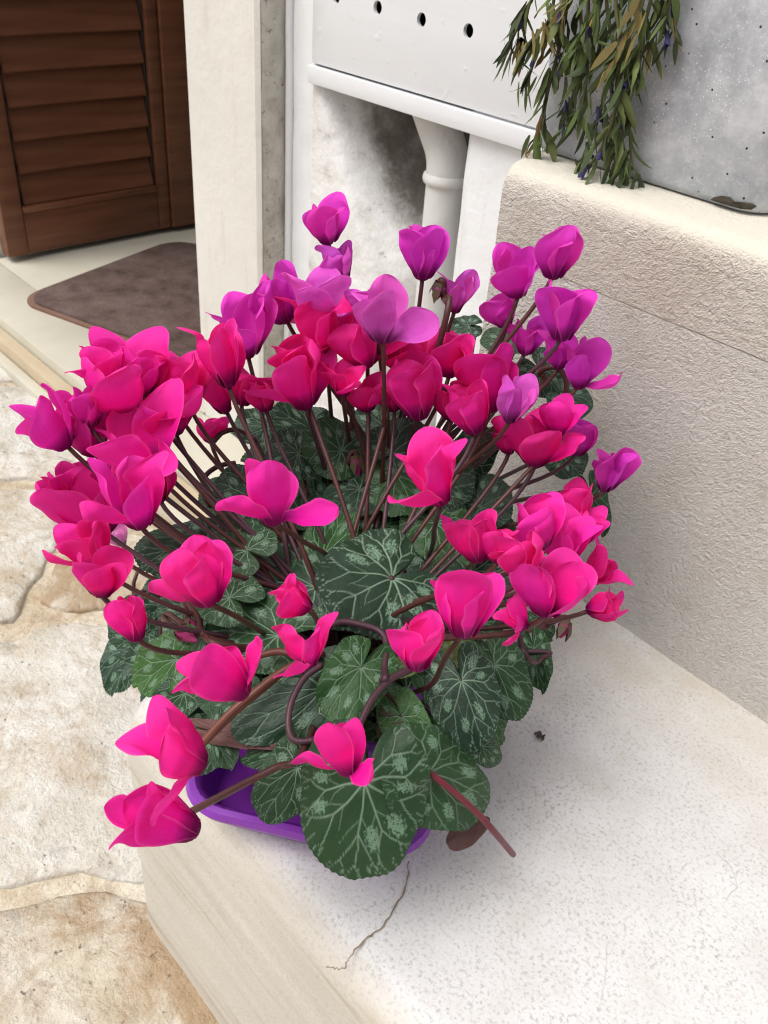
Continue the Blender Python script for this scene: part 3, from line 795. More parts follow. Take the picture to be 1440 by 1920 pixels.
for si, (pix, off, nl, yel) in enumerate(strands):
    pl = [atY(x, y, PY0-off) for x, y in pix]
    root = Vector((min(PX1-0.05, max(PX0+0.05, pl[0].x)), 1.27, PT-0.05))
    crest = Vector((pl[0].x, PY0+0.01, PT+0.03))
    path = spline([root, Vector((root.x*0.6+pl[0].x*0.4, 1.25, PT+0.02)), crest] + [Vector((pl[0].x, PY0-off*0.8, PT-0.04))] + pl, 6)
    st = tube('stem', path, [0.0026]*(len(path)-12)+[0.0026-0.0001*k for k in range(12)], DRYSTEM, wp, 6)
    vis = path[12:]
    nl = int(nl*0.95)
    for j in range(nl):
        p = vis[int((j+rnd.random())/nl*(len(vis)-1))]
        me = rnd.choice(LV); lo = link('leaf', me, st)
        lo.location = p*U
        lo.rotation_euler = (rnd.uniform(-0.4, 0.25), rnd.gauss(0, 0.38), rnd.uniform(-1.5, 1.5))
        s_ = rnd.uniform(0.5, 0.95); lo.scale = (s_, s_, s_)
        # keep the leaf clear of the pot
        c_ = rnd.choice(STRAWS) if rnd.random() < yel*0.45 else rnd.choice(GREENS)
        lo.color = (*c_, 1)
    V, Fc = [], []
    for j in range(30 if len(pix) > 3 else 12):
        p = vis[int(rnd.random()**0.8*(len(vis)-1))] + Vector((rnd.gauss(0, 0.006), -abs(rnd.gauss(0, 0.006)), 0))
        ln = rnd.uniform(0.02, 0.05); wd_ = ln*rnd.uniform(0.06, 0.13)
        d = Vector((rnd.gauss(0, 0.45), rnd.gauss(-0.15, 0.3), -1)).normalized(); sx_ = d.cross(Vector((rnd.gauss(0, 1), 1, 0))).normalized(); bb = Vector((rnd.gauss(0, 0.3), -0.1, -0.1))
        q = len(V)
        for k in range(5):
            t = k/4; w_ = wd_*math.sin(math.pi*(0.12+0.85*t)); c_ = p+d*ln*t+bb*ln*t*t*0.5
            V += [c_-sx_*w_, c_+sx_*w_]
            if k: Fc.append((q+2*k-2, q+2*k-1, q+2*k+1, q+2*k))
    for v in V: v.y = min(v.y, PY0-0.004) if v.z < PT else v.y
    fo = mesh('small_leaves', V, Fc, DRY, None, True); fo.parent = st; fo.location = (0, 0, 0); fo['kind'] = 'stuff'
    fo.color = (*(rnd.choice(GREENS) if rnd.random() > yel*0.4 else STRAWS[2]), 1)
    for j in range(1 + (si % 2)):
        p = vis[int(len(vis)*rnd.uniform(0.55, 0.99))]
        b = link('dried_flower', BELL, st); b.location = (p+Vector((rnd.uniform(-0.008, 0.008), -0.006, -0.004)))*U
        b.rotation_euler = (rnd.uniform(-0.5, 0.3), rnd.uniform(-0.6, 0.6), rnd.uniform(0, 6)); s_ = rnd.uniform(0.4, 0.65); b.scale = (s_, s_, s_)

# ------------------------------------------------------------------ purple tray and planter on the step
TA, TB = (atz(x, y, 0.05).to_2d() for x, y in ((325, 1512), (790, 1622)))
ex = (TB-TA).normalized(); ey = Vector((-ex.y, ex.x)); TW, TL = (TB-TA).length, 0.60
def loc2(u, v): p = TA + ex*u + ey*v; return (p.x, p.y)
def trr(d, R): return [loc2(x, y) for x, y in rrect(d, TW-d, d, TL-d, max(0.01, R), 7)]
tray = empty('planter_tray', (*loc2(TW/2, TL/2), 0.0))
tag(tray, 'shallow purple plastic tray with rounded corners lying on the white step', 'tray')
vessel('dish', [(trr(0.030, 0.05), 0.0035), (trr(0.022, 0.05), 0.005), (trr(0.006, 0.055), 0.036), (trr(0.0, 0.06), 0.040), (trr(-0.003, 0.06), 0.048), (trr(0.0, 0.06), 0.056), (trr(0.007, 0.055), 0.058), (trr(0.013, 0.05), 0.054), (trr(0.018, 0.05), 0.040), (trr(0.030, 0.045), 0.013), (trr(0.04, 0.04), 0.011)], PURPLE, tray)
pla = empty('flower_planter', (*loc2(TW/2, TL/2), 0.012))
tag(pla, 'purple plastic flower planter mostly hidden under cyclamen leaves', 'planter')
PH = 0.185
vessel('box', [(trr(0.068, 0.03), 0.013), (trr(0.064, 0.03), 0.016), (trr(0.044, 0.035), PH-0.02), (trr(0.036, 0.04), PH-0.018), (trr(0.036, 0.04), PH-0.002), (trr(0.040, 0.04), PH), (trr(0.048, 0.035), PH), (trr(0.052, 0.033), PH-0.004), (trr(0.054, 0.032), PH-0.03)], PURPLE, pla)
vessel('soil', [(trr(0.0555, 0.03), PH-0.04), (trr(0.0555, 0.03), PH-0.022)], SOIL, pla)

# ------------------------------------------------------------------ cyclamen
def leaf_mesh(seed, curl, fold, ruff, vein_gain=1.0, mat=LEAF):
    """heart-shaped toothed leaf: sinus at the origin, tip at +Y (length 1)"""
    rs = np.random.RandomState(seed)
    NT_, NR = 260, 60
    th_ = np.linspace(-math.pi*0.985, math.pi*0.985, NT_)
    key = np.array([0, 25, 50, 75, 100, 125, 145, 160, 170, 177.3])*math.pi/180
    val = np.array([1.0, 0.93, 0.82, 0.735, 0.70, 0.69, 0.655, 0.56, 0.38, 0.03])
    asym = 1+0.06*rs.uniform(-1, 1)*np.sign(th_)
    base = np.interp(np.abs(th_), key, val)
    ker = np.ones(7)/7; base = np.convolve(np.pad(base, 3, mode='edge'), ker, 'valid')*asym
    nteeth = 34
    wob = 1+0.02*np.sin(th_*5+rs.uniform(0, 6))+0.015*np.sin(th_*9+rs.uniform(0, 6))
    saw = (th_*nteeth/math.pi+rs.uniform(0, 1)) % 1
    teeth = 1+0.022*(1-np.abs(2*saw-1))*np.clip((math.pi*0.93-np.abs(th_))*6, 0, 1)
    R_ = base*wob*teeth
    rr = np.linspace(0, 1, NR)**0.85
    RR = rr[:, None]*R_[None, :]
    X = RR*np.sin(th_)[None, :]; Y = RR*np.cos(th_)[None, :]
    rho = np.repeat(rr[:, None], NT_, 1); TH = np.repeat(th_[None, :], NR, 0)
    # veins
    def seg(ax, ay, bx, by):
        dx, dy = bx-ax, by-ay; L2 = dx*dx+dy*dy
        t = np.clip(((X-ax)*dx+(Y-ay)*dy)/L2, 0, 1)
        return np.hypot(X-ax-t*dx, Y-ay-t*dy), t
    vein = np.zeros_like(X)
    def add(ax, ay, bx, by, w0, w1, g=1.0):
        nonlocal vein
        mx, my = (ax+bx)/2+rs.uniform(-1, 1)*0.025, (ay+by)/2+rs.uniform(-1, 1)*0.025
        for p, q, wa, wb in (((ax, ay), (mx, my), w0, (w0+w1)/2), ((mx, my), (bx, by), (w0+w1)/2, w1)):
            d, t = seg(*p, *q)
            wd = wa+(wb-wa)*t
            vein = np.maximum(vein, g*np.clip(1.6-d/wd, 0, 1))
    def Rat(a): return np.interp(a, th_, R_)
    angs = [0, 0.62, -0.62, 1.22, -1.22, 1.85, -1.85, 2.5, -2.5]
    blots = []
    for a in angs:
        a2 = a+rs.uniform(-0.07, 0.07); R0 = Rat(a2); k = rs.uniform(0.50, 0.62)
        px_, py_ = R0*k*math.sin(a2), R0*k*math.cos(a2)
        add(0, 0, px_, py_, 0.013, 0.009)
        spread = 0.26 if a == 0 else 0.20
        ks = [-1, 1] if a else [-1, 0, 1]
        for sgn in ks:
            b = a2+sgn*spread*rs.uniform(0.8, 1.15); e = 0.84*Rat(b)
            qx, qy = e*math.sin(b), e*math.cos(b)
            add(px_, py_, qx, qy, 0.0085, 0.0065, 0.9)
            for s2 in (-1, 1):
                b2 = b+s2*0.075*rs.uniform(0.7, 1.3); e2 = 0.985*Rat(b2)
                add(qx, qy, e2*math.sin(b2), e2*math.cos(b2), 0.0065, 0.0045, 0.8)
        for s2 in (-1, 1):         # short side veins
            kk = rs.uniform(0.28, 0.4); b = a2+s2*0.30; e = R0*rs.uniform(0.52, 0.66)
            add(R0*kk*math.sin(a2), R0*kk*math.cos(a2), e*math.sin(b), e*math.cos(b), 0.007, 0.0045, 0.55)
    # ticks in from the margin
    for a in np.linspace(-2.6, 2.6, 30):
        a += rs.uniform(-0.05, 0.05); e = Rat(a); f = rs.uniform(0.84, 0.92)
        add(e*f*math.sin(a), e*f*math.cos(a), e*0.99*math.sin(a), e*0.99*math.cos(a), 0.006, 0.004, rs.uniform(0.3, 0.8))
    vein *= vein_gain
    # silver blotches between the veins
    bl = np.zeros_like(X)
    sa = sorted(angs)
    for a, b in zip(sa[:-1], sa[1:]):
        if rs.rand() < 0.9:
            m = (a+b)/2+rs.uniform(-0.06, 0.06); e = Rat(m)*rs.uniform(0.55, 0.70)
            cx, cy = e*math.sin(m), e*math.cos(m)
            s1, s2 = rs.uniform(0.055, 0.085), rs.uniform(0.075, 0.135)
            dx, dy = X-cx, Y-cy
            ua = dx*math.sin(m)+dy*math.cos(m); ub = dx*math.cos(m)-dy*math.sin(m)
            q = np.hypot(ua/s2, ub/s1)+0.22*np.sin(dx*70+seed)*np.sin(dy*60+seed*2)+0.15*np.sin(dx*130+dy*40)
            bl = np.maximum(bl, np.clip((1.15-q)*4, 0, 1))
    bl = np.maximum(bl, 0.45*np.clip(1.3-np.hypot(X, Y)/0.10, 0, 1))
    bl *= (1-0.6*np.clip(vein, 0, 1))
    # relief
    r2 = X**2+Y**2
    Z = -curl*r2 + fold*np.abs(X)*0.35 - 0.010*np.clip(vein, 0, 1)
    ph = rs.uniform(0, 6, 4)
    Z += ruff*rho**2.2*(0.06*np.sin(TH*3+ph[0])+0.045*np.sin(TH*5+ph[1])+0.02*np.sin(TH*11+ph[2]))
    Z += 0.012*np.sin(X*13+ph[3])*np.sin(Y*11+ph[2])
    Z -= 0.05*np.clip(1-rho/0.18, 0, 1)**2
    V = np.stack([X, Y, Z], -1).reshape(-1, 3)
    idx = np.arange(NR*NT_).reshape(NR, NT_)
    q = np.stack([idx[:-1, :-1], idx[1:, :-1], idx[1:, 1:], idx[:-1, 1:]], -1).reshape(-1, 4)[:, ::-1]
    me = bpy.data.meshes.new('leaf'); me.from_pydata(V.tolist(), [], q.tolist())
    ca = me.color_attributes.new('pattern', 'FLOAT_COLOR', 'POINT')
    ca.data.foreach_set('color', np.stack([np.clip(vein, 0, 1), bl, rho, np.ones_like(X)], -1).reshape(-1).astype(np.float32))
    me.polygons.foreach_set('use_smooth', [True]*len(me.polygons)); me.materials.append(mat)
    return me
LM = [leaf_mesh(i, c, f, r, (1.0, 0.8, 0.95, 0.7, 1.0, 0.6, 0.85, 0.75, 0.9)[i]) for i, (c, f, r) in enumerate([(0.10, 0.10, 0.6), (0.22, 0.05, 0.8), (0.05, 0.35, 0.7), (0.30, -0.05, 0.9), (0.15, 0.5, 0.8), (0.02, 0.15, 1.2), (0.18, -0.2, 1.0), (0.10, 0.25, 1.4), (0.35, 0.3, 0.6)])]
LMU = leaf_mesh(40, 0.3, 0.4, 1.3, mat=UNDER); LMW = leaf_mesh(41, 0.6, 0.9, 2.6, mat=WITHER)
DK, DG, MG, BG, YG = (0.014, 0.042, 0.020), (0.018, 0.062, 0.017), (0.028, 0.095, 0.020), (0.042, 0.125, 0.022), (0.12, 0.15, 0.02)
rl = random.Random(11)
UPV = Vector((0, 0, 1))
def add_leaf(plant, crown, base, tip, width, col, me=None, upmix=0.35, stalk=True):
    a = tip-base; ln = a.length; a = a/ln
    v = (CAM-base).normalized()
    nrm = (v*(1-upmix)+UPV*upmix); nrm = (nrm-a*nrm.dot(a)).normalized()
    x = a.cross(nrm).normalized()
    sx = width/1.42
    me = me or rl.choice(LM)
    o = link('leaf', me, plant)
    zs = (sx+ln)/2
    pl = world_loc(plant)
    M = Matrix(((x.x*sx, a.x*ln, nrm.x*zs, 0), (x.y*sx, a.y*ln, nrm.y*zs, 0), (x.z*sx, a.z*ln, nrm.z*zs, 0), (0, 0, 0, 1)))
    M = Matrix.Scale(U, 4) @ M; M.translation = base*U - pl
    o.matrix_local = M
    j = rl.uniform(0.85, 1.18)
    o.color = (col[0]*j, col[1]*j, col[2]*j, 1)
    if stalk:
        b = base - nrm*0.004
        g = crown + Vector((rl.uniform(-0.03, 0.03), rl.uniform(-0.03, 0.03), 0))
        mid = g.lerp(b, 0.5) + Vector((0, 0, 0.02))
        c2 = b - nrm*0.05 - a*0.02
        c2.z = max(c2.z, 0.06)
        tube('leaf_stalk', bez(g, mid, c2, b, 8), 0.0036, rl.choice((STEM, STEMP)), plant, 6)
    return o

def petal_mesh(L, o, W, tip_r, tau, seed, flop, notch, ruf):
    """one petal of a flower whose nose is at the origin and whose axis is +Z; L in layout units"""
    NU, NTT = 12, 18
    r = random.Random(seed)
    V, Fc, uv = [], [], []
    ph1, ph2 = r.uniform(0, 6), r.uniform(0, 6)
    rho0 = 0.27+0.08*r.random()
    bow = r.uniform(-0.06, 0.10)
    side = r.uniform(-0.20, 0.20); tipc = r.uniform(-0.5, 0.9); crease = r.uniform(0.0, 0.09)
    for i in range(NTT+1):
        t = 1-(1-i/NTT)**1.6
        TW_ = 0.70
        wv = W*(0.20+0.80*math.sin(min(1, t/TW_)*math.pi/2)**1.3) if t < TW_ else W*max(0.0, 1-((t-TW_)/(1-TW_))**2.2)**0.5
        wk = wv/W
        rho = rho0+0.30*t
        wv = max(wv, 0.004)
        belly = math.sin(min(1, t*1.25)*math.pi/2)
        rad = 0.10 + (0.15+0.36*o)*belly + (tip_r-0.14)*t*t + bow*math.sin(t*math.pi) + tipc*max(0, t-0.75)**2*6
        z = t*(1-0.10*o) - 0.03*math.sin(min(1, t*6)*math.pi)
        ta = tau*(0.35+0.65*t)
        for j in range(NU+1):
            u = -1+2*j/NU
            s = u*wv
            ang = s/rho*(1-0.30*t)
            lat = rho*math.sin(ang); inn = rho*(1-math.cos(ang))
            rf = ruf*t*t*(0.034*math.sin(u*4+ph1)+0.030*math.sin(t*8+u*3+ph2)+0.018*math.sin(t*17+u*2+ph1*2))*abs(u)**0.7*wk
            rf -= crease*math.exp(-(u/0.16)**2)*math.sin(min(1, t*1.1)*math.pi)*0.5
            lx = lat*math.cos(ta)-(-inn+rf)*math.sin(ta)
            ly = lat*math.sin(ta)+(-inn+rf)*math.cos(ta)
            p = Vector((lx+side*t*t, rad+ly, z-(0.03*u*u*t*wk)))
            V.append(p); uv.append((0.5+0.5*u, t))
    if flop:
        ax = Vector((1, 0, 0)); piv = Vector((0, 0.11, 0.06))
        out = []
        for k, p in enumerate(V):
            t = uv[k][1]
            a_ = -flop*smooth((t+0.12)/0.5)
            q = p-piv
            out.append(piv+Matrix.Rotation(a_, 3, 'X') @ q)
        V = out
    for i in range(NTT):
        for j in range(NU):
            b = i*(NU+1)+j
            Fc.append((b, b+1, b+NU+2, b+NU+1))
    return [v*L for v in V], Fc, uv

def calyx_mesh():
    V, Fc = tube_data([(0, 0, -0.035), (0, 0, -0.028), (0, 0, -0.010), (0, 0, 0.02), (0, 0, 0.06), (0, 0, 0.10)], [0.045, 0.085, 0.115, 0.125, 0.10, 0.03], 12)
    return V, Fc
CAL = calyx_mesh()
NOSE = m_simple('dark purple nose', (0.085, 0.0, 0.045), (0.13, 0.0, 0.06), 200, 0.5, 0.2, 300)
COLS = {'h': (0.98, 0.010, 0.285), 'c': (0.93, 0.007, 0.240), 'm': (0.94, 0.010, 0.370), 'd': (0.86, 0.007, 0.300), 'p': (0.76, 0.045, 0.57), 'l': (0.78, 0.13, 0.67), 'g': (0.86, 0.024, 0.46)}
NF = [0]
def add_flower(plant, crown, nose, tip, width, colk, style, stem=True, via=None, rollk=None, hook=0.0):
    NF[0] += 1; seed = NF[0]; r = random.Random(seed*7+1)
    ax = tip-nose; L = ax.length*1.01; ax = ax.normalized()
    q = ax.to_track_quat('Z', 'Y')
    M = q.to_matrix() @ Matrix.Rotation(r.uniform(0, 6.28) if rollk is None else rollk, 3, 'Z')
    col = COLS[colk]
    fl = mesh('flower', [nose + M @ (v*L*0.9) for v in CAL[0]], CAL[1], NOSE, plant, True)
    wn = width/L                     # wanted overall width relative to the length
    W = 0.455*min(1.2, max(0.88, wn/0.80)); 
    o, tr = {'c': (0.08, 0.08), 'n': (0.16, 0.14), 'o': (0.30, 0.24), 'f': (0.16, 0.15), 's': (0.20, 0.18)}[style]
    k_ = (wn/0.9)**0.6
    o *= k_; tr *= k_
    tau = 0.50+r.uniform(-0.15, 0.2)
    flops = {'c': [], 'n': [r.randrange(5)] if r.random() < 0.30 else [], 'o': [r.randrange(5)], 'f': r.sample(range(5), 1), 's': r.sample(range(5), 2)}[style]
    for k in range(5):
        flop = 0
        if k in flops: flop = r.uniform(0.45, 0.85) if style != 's' else r.uniform(0.6, 1.25)
        lk = r.uniform(0.72, 1.06)
        V, Fc, uv = petal_mesh(L*(0.92 if flop else 1), o*r.uniform(0.8, 1.2), W*r.uniform(0.86, 1.14), tr*r.uniform(0.45, 1.6), tau+r.uniform(-0.55, 0.5), seed*10+k, flop, 0, r.uniform(1.0, 2.8))
        Rz = Matrix.Rotation(2*math.pi*k/5+r.uniform(-0.28, 0.28), 3, 'Z')
        pv = [nose + M @ (Rz @ Vector((v.x, v.y, v.z*lk))) for v in V]
        p = mesh('petal', pv, Fc, PETAL, None, True, uv)
        p.parent = fl; p.location = (0, 0, 0)
        jj = r.uniform(0.88, 1.10)
        p.color = (min(0.95, col[0]*jj), col[1], col[2]*r.uniform(0.85, 1.15), 1)
    if stem:
        out = (nose-crown); out.z = 0
        g = crown + Vector((r.uniform(-0.045, 0.045), r.uniform(-0.045, 0.045), 0)) + out*0.06
        end = nose + ax*L*0.02
        d = (nose-g); 
        hd = math.hypot(d.x, d.y); kk = smooth((d.z/max(hd, 1e-3)-0.25)/0.9)
        c1 = g + Vector((d.x*(0.40-0.22*kk), d.y*(0.40-0.22*kk), d.z*(0.15+0.30*kk)+0.02))
        c2 = nose - ax*L*0.55 - UPV*0.03 - out*0.10
        rad = 0.0032
        if via is not None:              # the place where the stem comes up between the leaves
            g2 = crown.lerp(via, 0.5); g2.z = crown.z
            path = spline([crown, g2, via, via.lerp(end, 0.55)+UPV*0.004, end], 4)
        else:
            path = bez(g, c1, c2, end, 16)
        tube('flower_stem', path, [rad*1.12]*6+[rad]*6+[rad*0.92]*5, r.choice((STEM, STEM, STEM, STEMP)), plant, 7)
    return fl

c1 = loc2(TW/2, 0.205); c2_ = loc2(TW/2, 0.445)
CR1 = Vector((c1[0], c1[1], PH-0.03)); CR2 = Vector((c2_[0], c2_[1], PH-0.03))
front = empty('cyclamen_plant', CR1); tag(front, 'cyclamen with hot pink flowers and marbled heart leaves filling the front of the purple planter', 'cyclamen')
back = empty('cyclamen_plant', CR2); tag(back, 'cyclamen with violet flowers on tall stems standing by the pecked stone riser', 'cyclamen')
D1 = ((c1[0], c1[1], 0.12), (0.36, 0.36, 0.335)); D2 = ((c2_[0], c2_[1], 0.15), (0.26, 0.24, 0.39))

# nose px, tip px, width px, colour, style, plant (1 front, 2 back), depth offset towards the camera
FL = [
 ((125, 836), (48, 738), 105, 'g', 'n', 1, 0), ((178, 852), (138, 735), 90, 'g', 'n', 1, -0.03), ((238, 785), (222, 628), 150, 'm', 'o', 1, -0.02),
 ((287, 878), (222, 762), 165, 'm', 'o', 1, 0.04), ((318, 748), (296, 655), 75, 'm', 'c', 1, -0.06), ((352, 752), (345, 646), 85, 'h', 'n', 1, -0.03),
 ((428, 722), (402, 604), 92, 'h', 'c', 1, 0.03), ((465, 668), (440, 552), 105, 'p', 'n', 1, -0.07), ((425, 772), (385, 700), 75, 'd', 'n', 1, -0.06),
 ((395, 830), (398, 772), 78, 'c', 'n', 1, -0.10), ((190, 1008), (128, 880), 125, 'd', 'o', 1, -0.02), ((264, 988), (226, 858), 105, 'm', 'f', 1, 0.05),
 ((300, 940), (286, 860), 70, 'd', 'c', 1, -0.05), ((186, 1062), (130, 972), 80, 'h', 'n', 1, 0.0), ((190, 1118), (196, 1026), 95, 'h', 'f', 1, 0.03),
 ((392, 1134), (352, 1012), 105, 'h', 'f', 1, 0.02), ((258, 1200), (236, 1116), 70, 'h', 'c', 1, 0.0), ((462, 1300), (352, 1228), 105, 'h', 'f', 1, 0.05),
 ((380, 1438), (262, 1372), 130, 'h', 'o', 1, 0.04), ((368, 1556), (212, 1512), 125, 'm', 'c', 1, 0.02), ((512, 982), (500, 858), 100, 'm', 's', 1, 0.05),
 ((580, 1142), (520, 1094), 84, 'h', 'c', 1, 0.05), ((578, 1250), (566, 1152), 100, 'h', 's', 1, 0.04), ((658, 1452), (628, 1344), 78, 'h', 's', 1, 0.05),
 ((784, 1256), (776, 1146), 92, 'h', 'n', 1, 0.05), ((868, 1192), (872, 1052), 122, 'm', 'n', 1, 0.07), ((985, 1178), (945, 1140), 70, 'h', 's', 1, 0.0),
 ((828, 944), (790, 826), 112, 'h', 'n', 1, 0.05), ((898, 1052), (876, 955), 80, 'c', 'n', 1, 0.0), ((978, 1082), (972, 986), 120, 'c', 'n', 1, 0.05),
 ((1012, 1030), (1000, 925), 100, 'm', 'n', 1, 0.02), ((1058, 1060), (1062, 955), 92, 'm', 'n', 1, 0.0), ((1085, 975), (1076, 896), 82, 'h', 'n', 1, -0.03),
 ((1022, 1155), (1044, 1046), 112, 'd', 'n', 1, 0.04), ((1092, 1086), (1160, 1046), 68, 'c', 'n', 1, -0.02), ((1102, 1146), (1172, 1124), 68, 'c', 'n', 1, -0.02),
 ((1134, 920), (1150, 840), 76, 'p', 'c', 2, 0.02), ((1080, 852), (1092, 768), 76, 'p', 'n', 2, -0.02), ((1004, 874), (1006, 772), 125, 'c', 'o', 1, -0.02),
 ((890, 812), (872, 718), 105, 'h', 'n', 1, 0.02), ((786, 784), (776, 668), 105, 'h', 'n', 1, 0.0), ((918, 770), (904, 648), 118, 'm', 'n', 1, -0.05),
 ((956, 790), (970, 702), 66, 'l', 'n', 2, 0.0), ((792, 702), (786, 578), 110, 'c', 'n', 1, -0.07), ((612, 668), (598, 552), 115, 'c', 'n', 1, -0.05),
 ((690, 686), (650, 582), 125, 'c', 'n', 1, -0.02), ((572, 764), (556, 640), 105, 'd', 'f', 1, 0.0), ((642, 742), (638, 672), 76, 'c', 'f', 1, 0.0),
 ((602, 604), (592, 500), 120, 'l', 'o', 2, 0.0), ((538, 602), (492, 506), 84, 'p', 'f', 2, 0.0), ((646, 522), (618, 450), 82, 'l', 'n', 2, -0.03),
 ((616, 456), (600, 370), 84, 'p', 'n', 2, -0.05), ((718, 640), (712, 522), 105, 'l', 'f', 2, 0.0), ((792, 522), (798, 418), 86, 'p', 'c', 2, 0.0),
 ((852, 584), (872, 506), 62, 'l', 'n', 2, -0.02), ((1036, 520), (1052, 410), 80, 'p', 'c', 2, 0.0), ((972, 556), (962, 464), 82, 'p', 'n', 2, -0.03),
 ((950, 612), (930, 548), 64, 'p', 'n', 2, -0.05), ((1052, 636), (1062, 528), 100, 'p', 'n', 2, 0.04), ((1084, 726), (1108, 630), 74, 'p', 'f', 2, 0.02),
 ((500, 770), (486, 706), 74, 'h', 'n', 1, -0.03), ((690, 770), (676, 702), 78, 'c', 'f', 1, -0.02), ((740, 770), (728, 706), 78, 'h', 'n', 1, -0.03), ((300, 820), (286, 742), 84, 'm', 'n', 1, 0.01), ((236, 930), (206, 856), 84, 'd', 'n', 1, 0.0),
 ((268, 738), (264, 652), 86, 'm', 'n', 1, -0.03), ((206, 722), (188, 642), 82, 'm', 'n', 1, -0.02), ((168, 800), (160, 722), 84, 'g', 'n', 1, 0.0),
 ((330, 815), (322, 748), 70, 'd', 'n', 1, -0.03), ((452, 758), (474, 690), 74, 'c', 'n', 1, -0.05), ((742, 690), (730, 616), 86, 'c', 'n', 1, -0.05),
 ((842, 706), (850, 628), 88, 'c', 'n', 1, -0.05), ((846, 786), (838, 716), 82, 'c', 'n', 1, -0.03), ((955, 850), (950, 785), 84, 'c', 'n', 1, -0.03),
 ((1044, 815), (1054, 748), 74, 'm', 'n', 1, -0.03), ((934, 1054), (930, 985), 80, 'c', 'n', 1, 0.02), ((1000, 1108), (996, 1045), 80, 'd', 'n', 1, 0.0),
 ((1092, 1018), (1102, 955), 70, 'h', 'n', 1, -0.02), ((560, 700), (532, 626), 76, 'c', 'f', 1, -0.03), ((700, 600), (676, 530), 80, 'l', 'n', 2, -0.02), ((120, 930), (110, 868), 70, 'd', 'n', 1, -0.02),
 ((1048, 690), (1050, 620), 82, 'p', 'n', 2, -0.02), ((984, 664), (992, 594), 60, 'p', 'n', 2, -0.05),
]
NOSTEM = {(462, 1300), (380, 1438), (368, 1556), (578, 1250), (784, 1256), (658, 1452)}      # their stems are laid out one by one below
VIA = {(828, 944): (802, 1046), (580, 1142): (604, 1186), (512, 982): (626, 1062), (572, 764): (632, 962), (642, 742): (660, 880), (786, 784): (770, 880), (868, 1192): (800, 1290), (392, 1134): (505, 1196), (898, 1052): (860, 1085), (792, 702): (745, 800), (690, 686): (690, 810), (612, 668): (625, 850)}
for nz, tp, wd, ck, sty, pl, off in FL:
    D = D1 if pl == 1 else D2
    N = dome(nz[0], nz[1], *D, off=off, ymax=1.02, zmin=0.10)
    dN = (N-CAM).length; pxl = math.hypot(tp[0]-nz[0], tp[1]-nz[1])*depth(N)/F
    lean = 0.28*pxl
    T = CAM + ray(*tp).normalized()*(dN-lean)
    # petals away from the riser
    if T.y > 1.03 and T.z < 0.66: T = CAM + (T-CAM)*(1.03/T.y)
    vp = dome(*VIA[nz], (c1[0], c1[1], 0.05), (0.30, 0.30, 0.215), off=0.0) if nz in VIA else None
    add_flower(front if pl == 1 else back, CR1 if pl == 1 else CR2, N, T, wd*depth(N)/F, ck, sty, nz not in NOSTEM, vp)

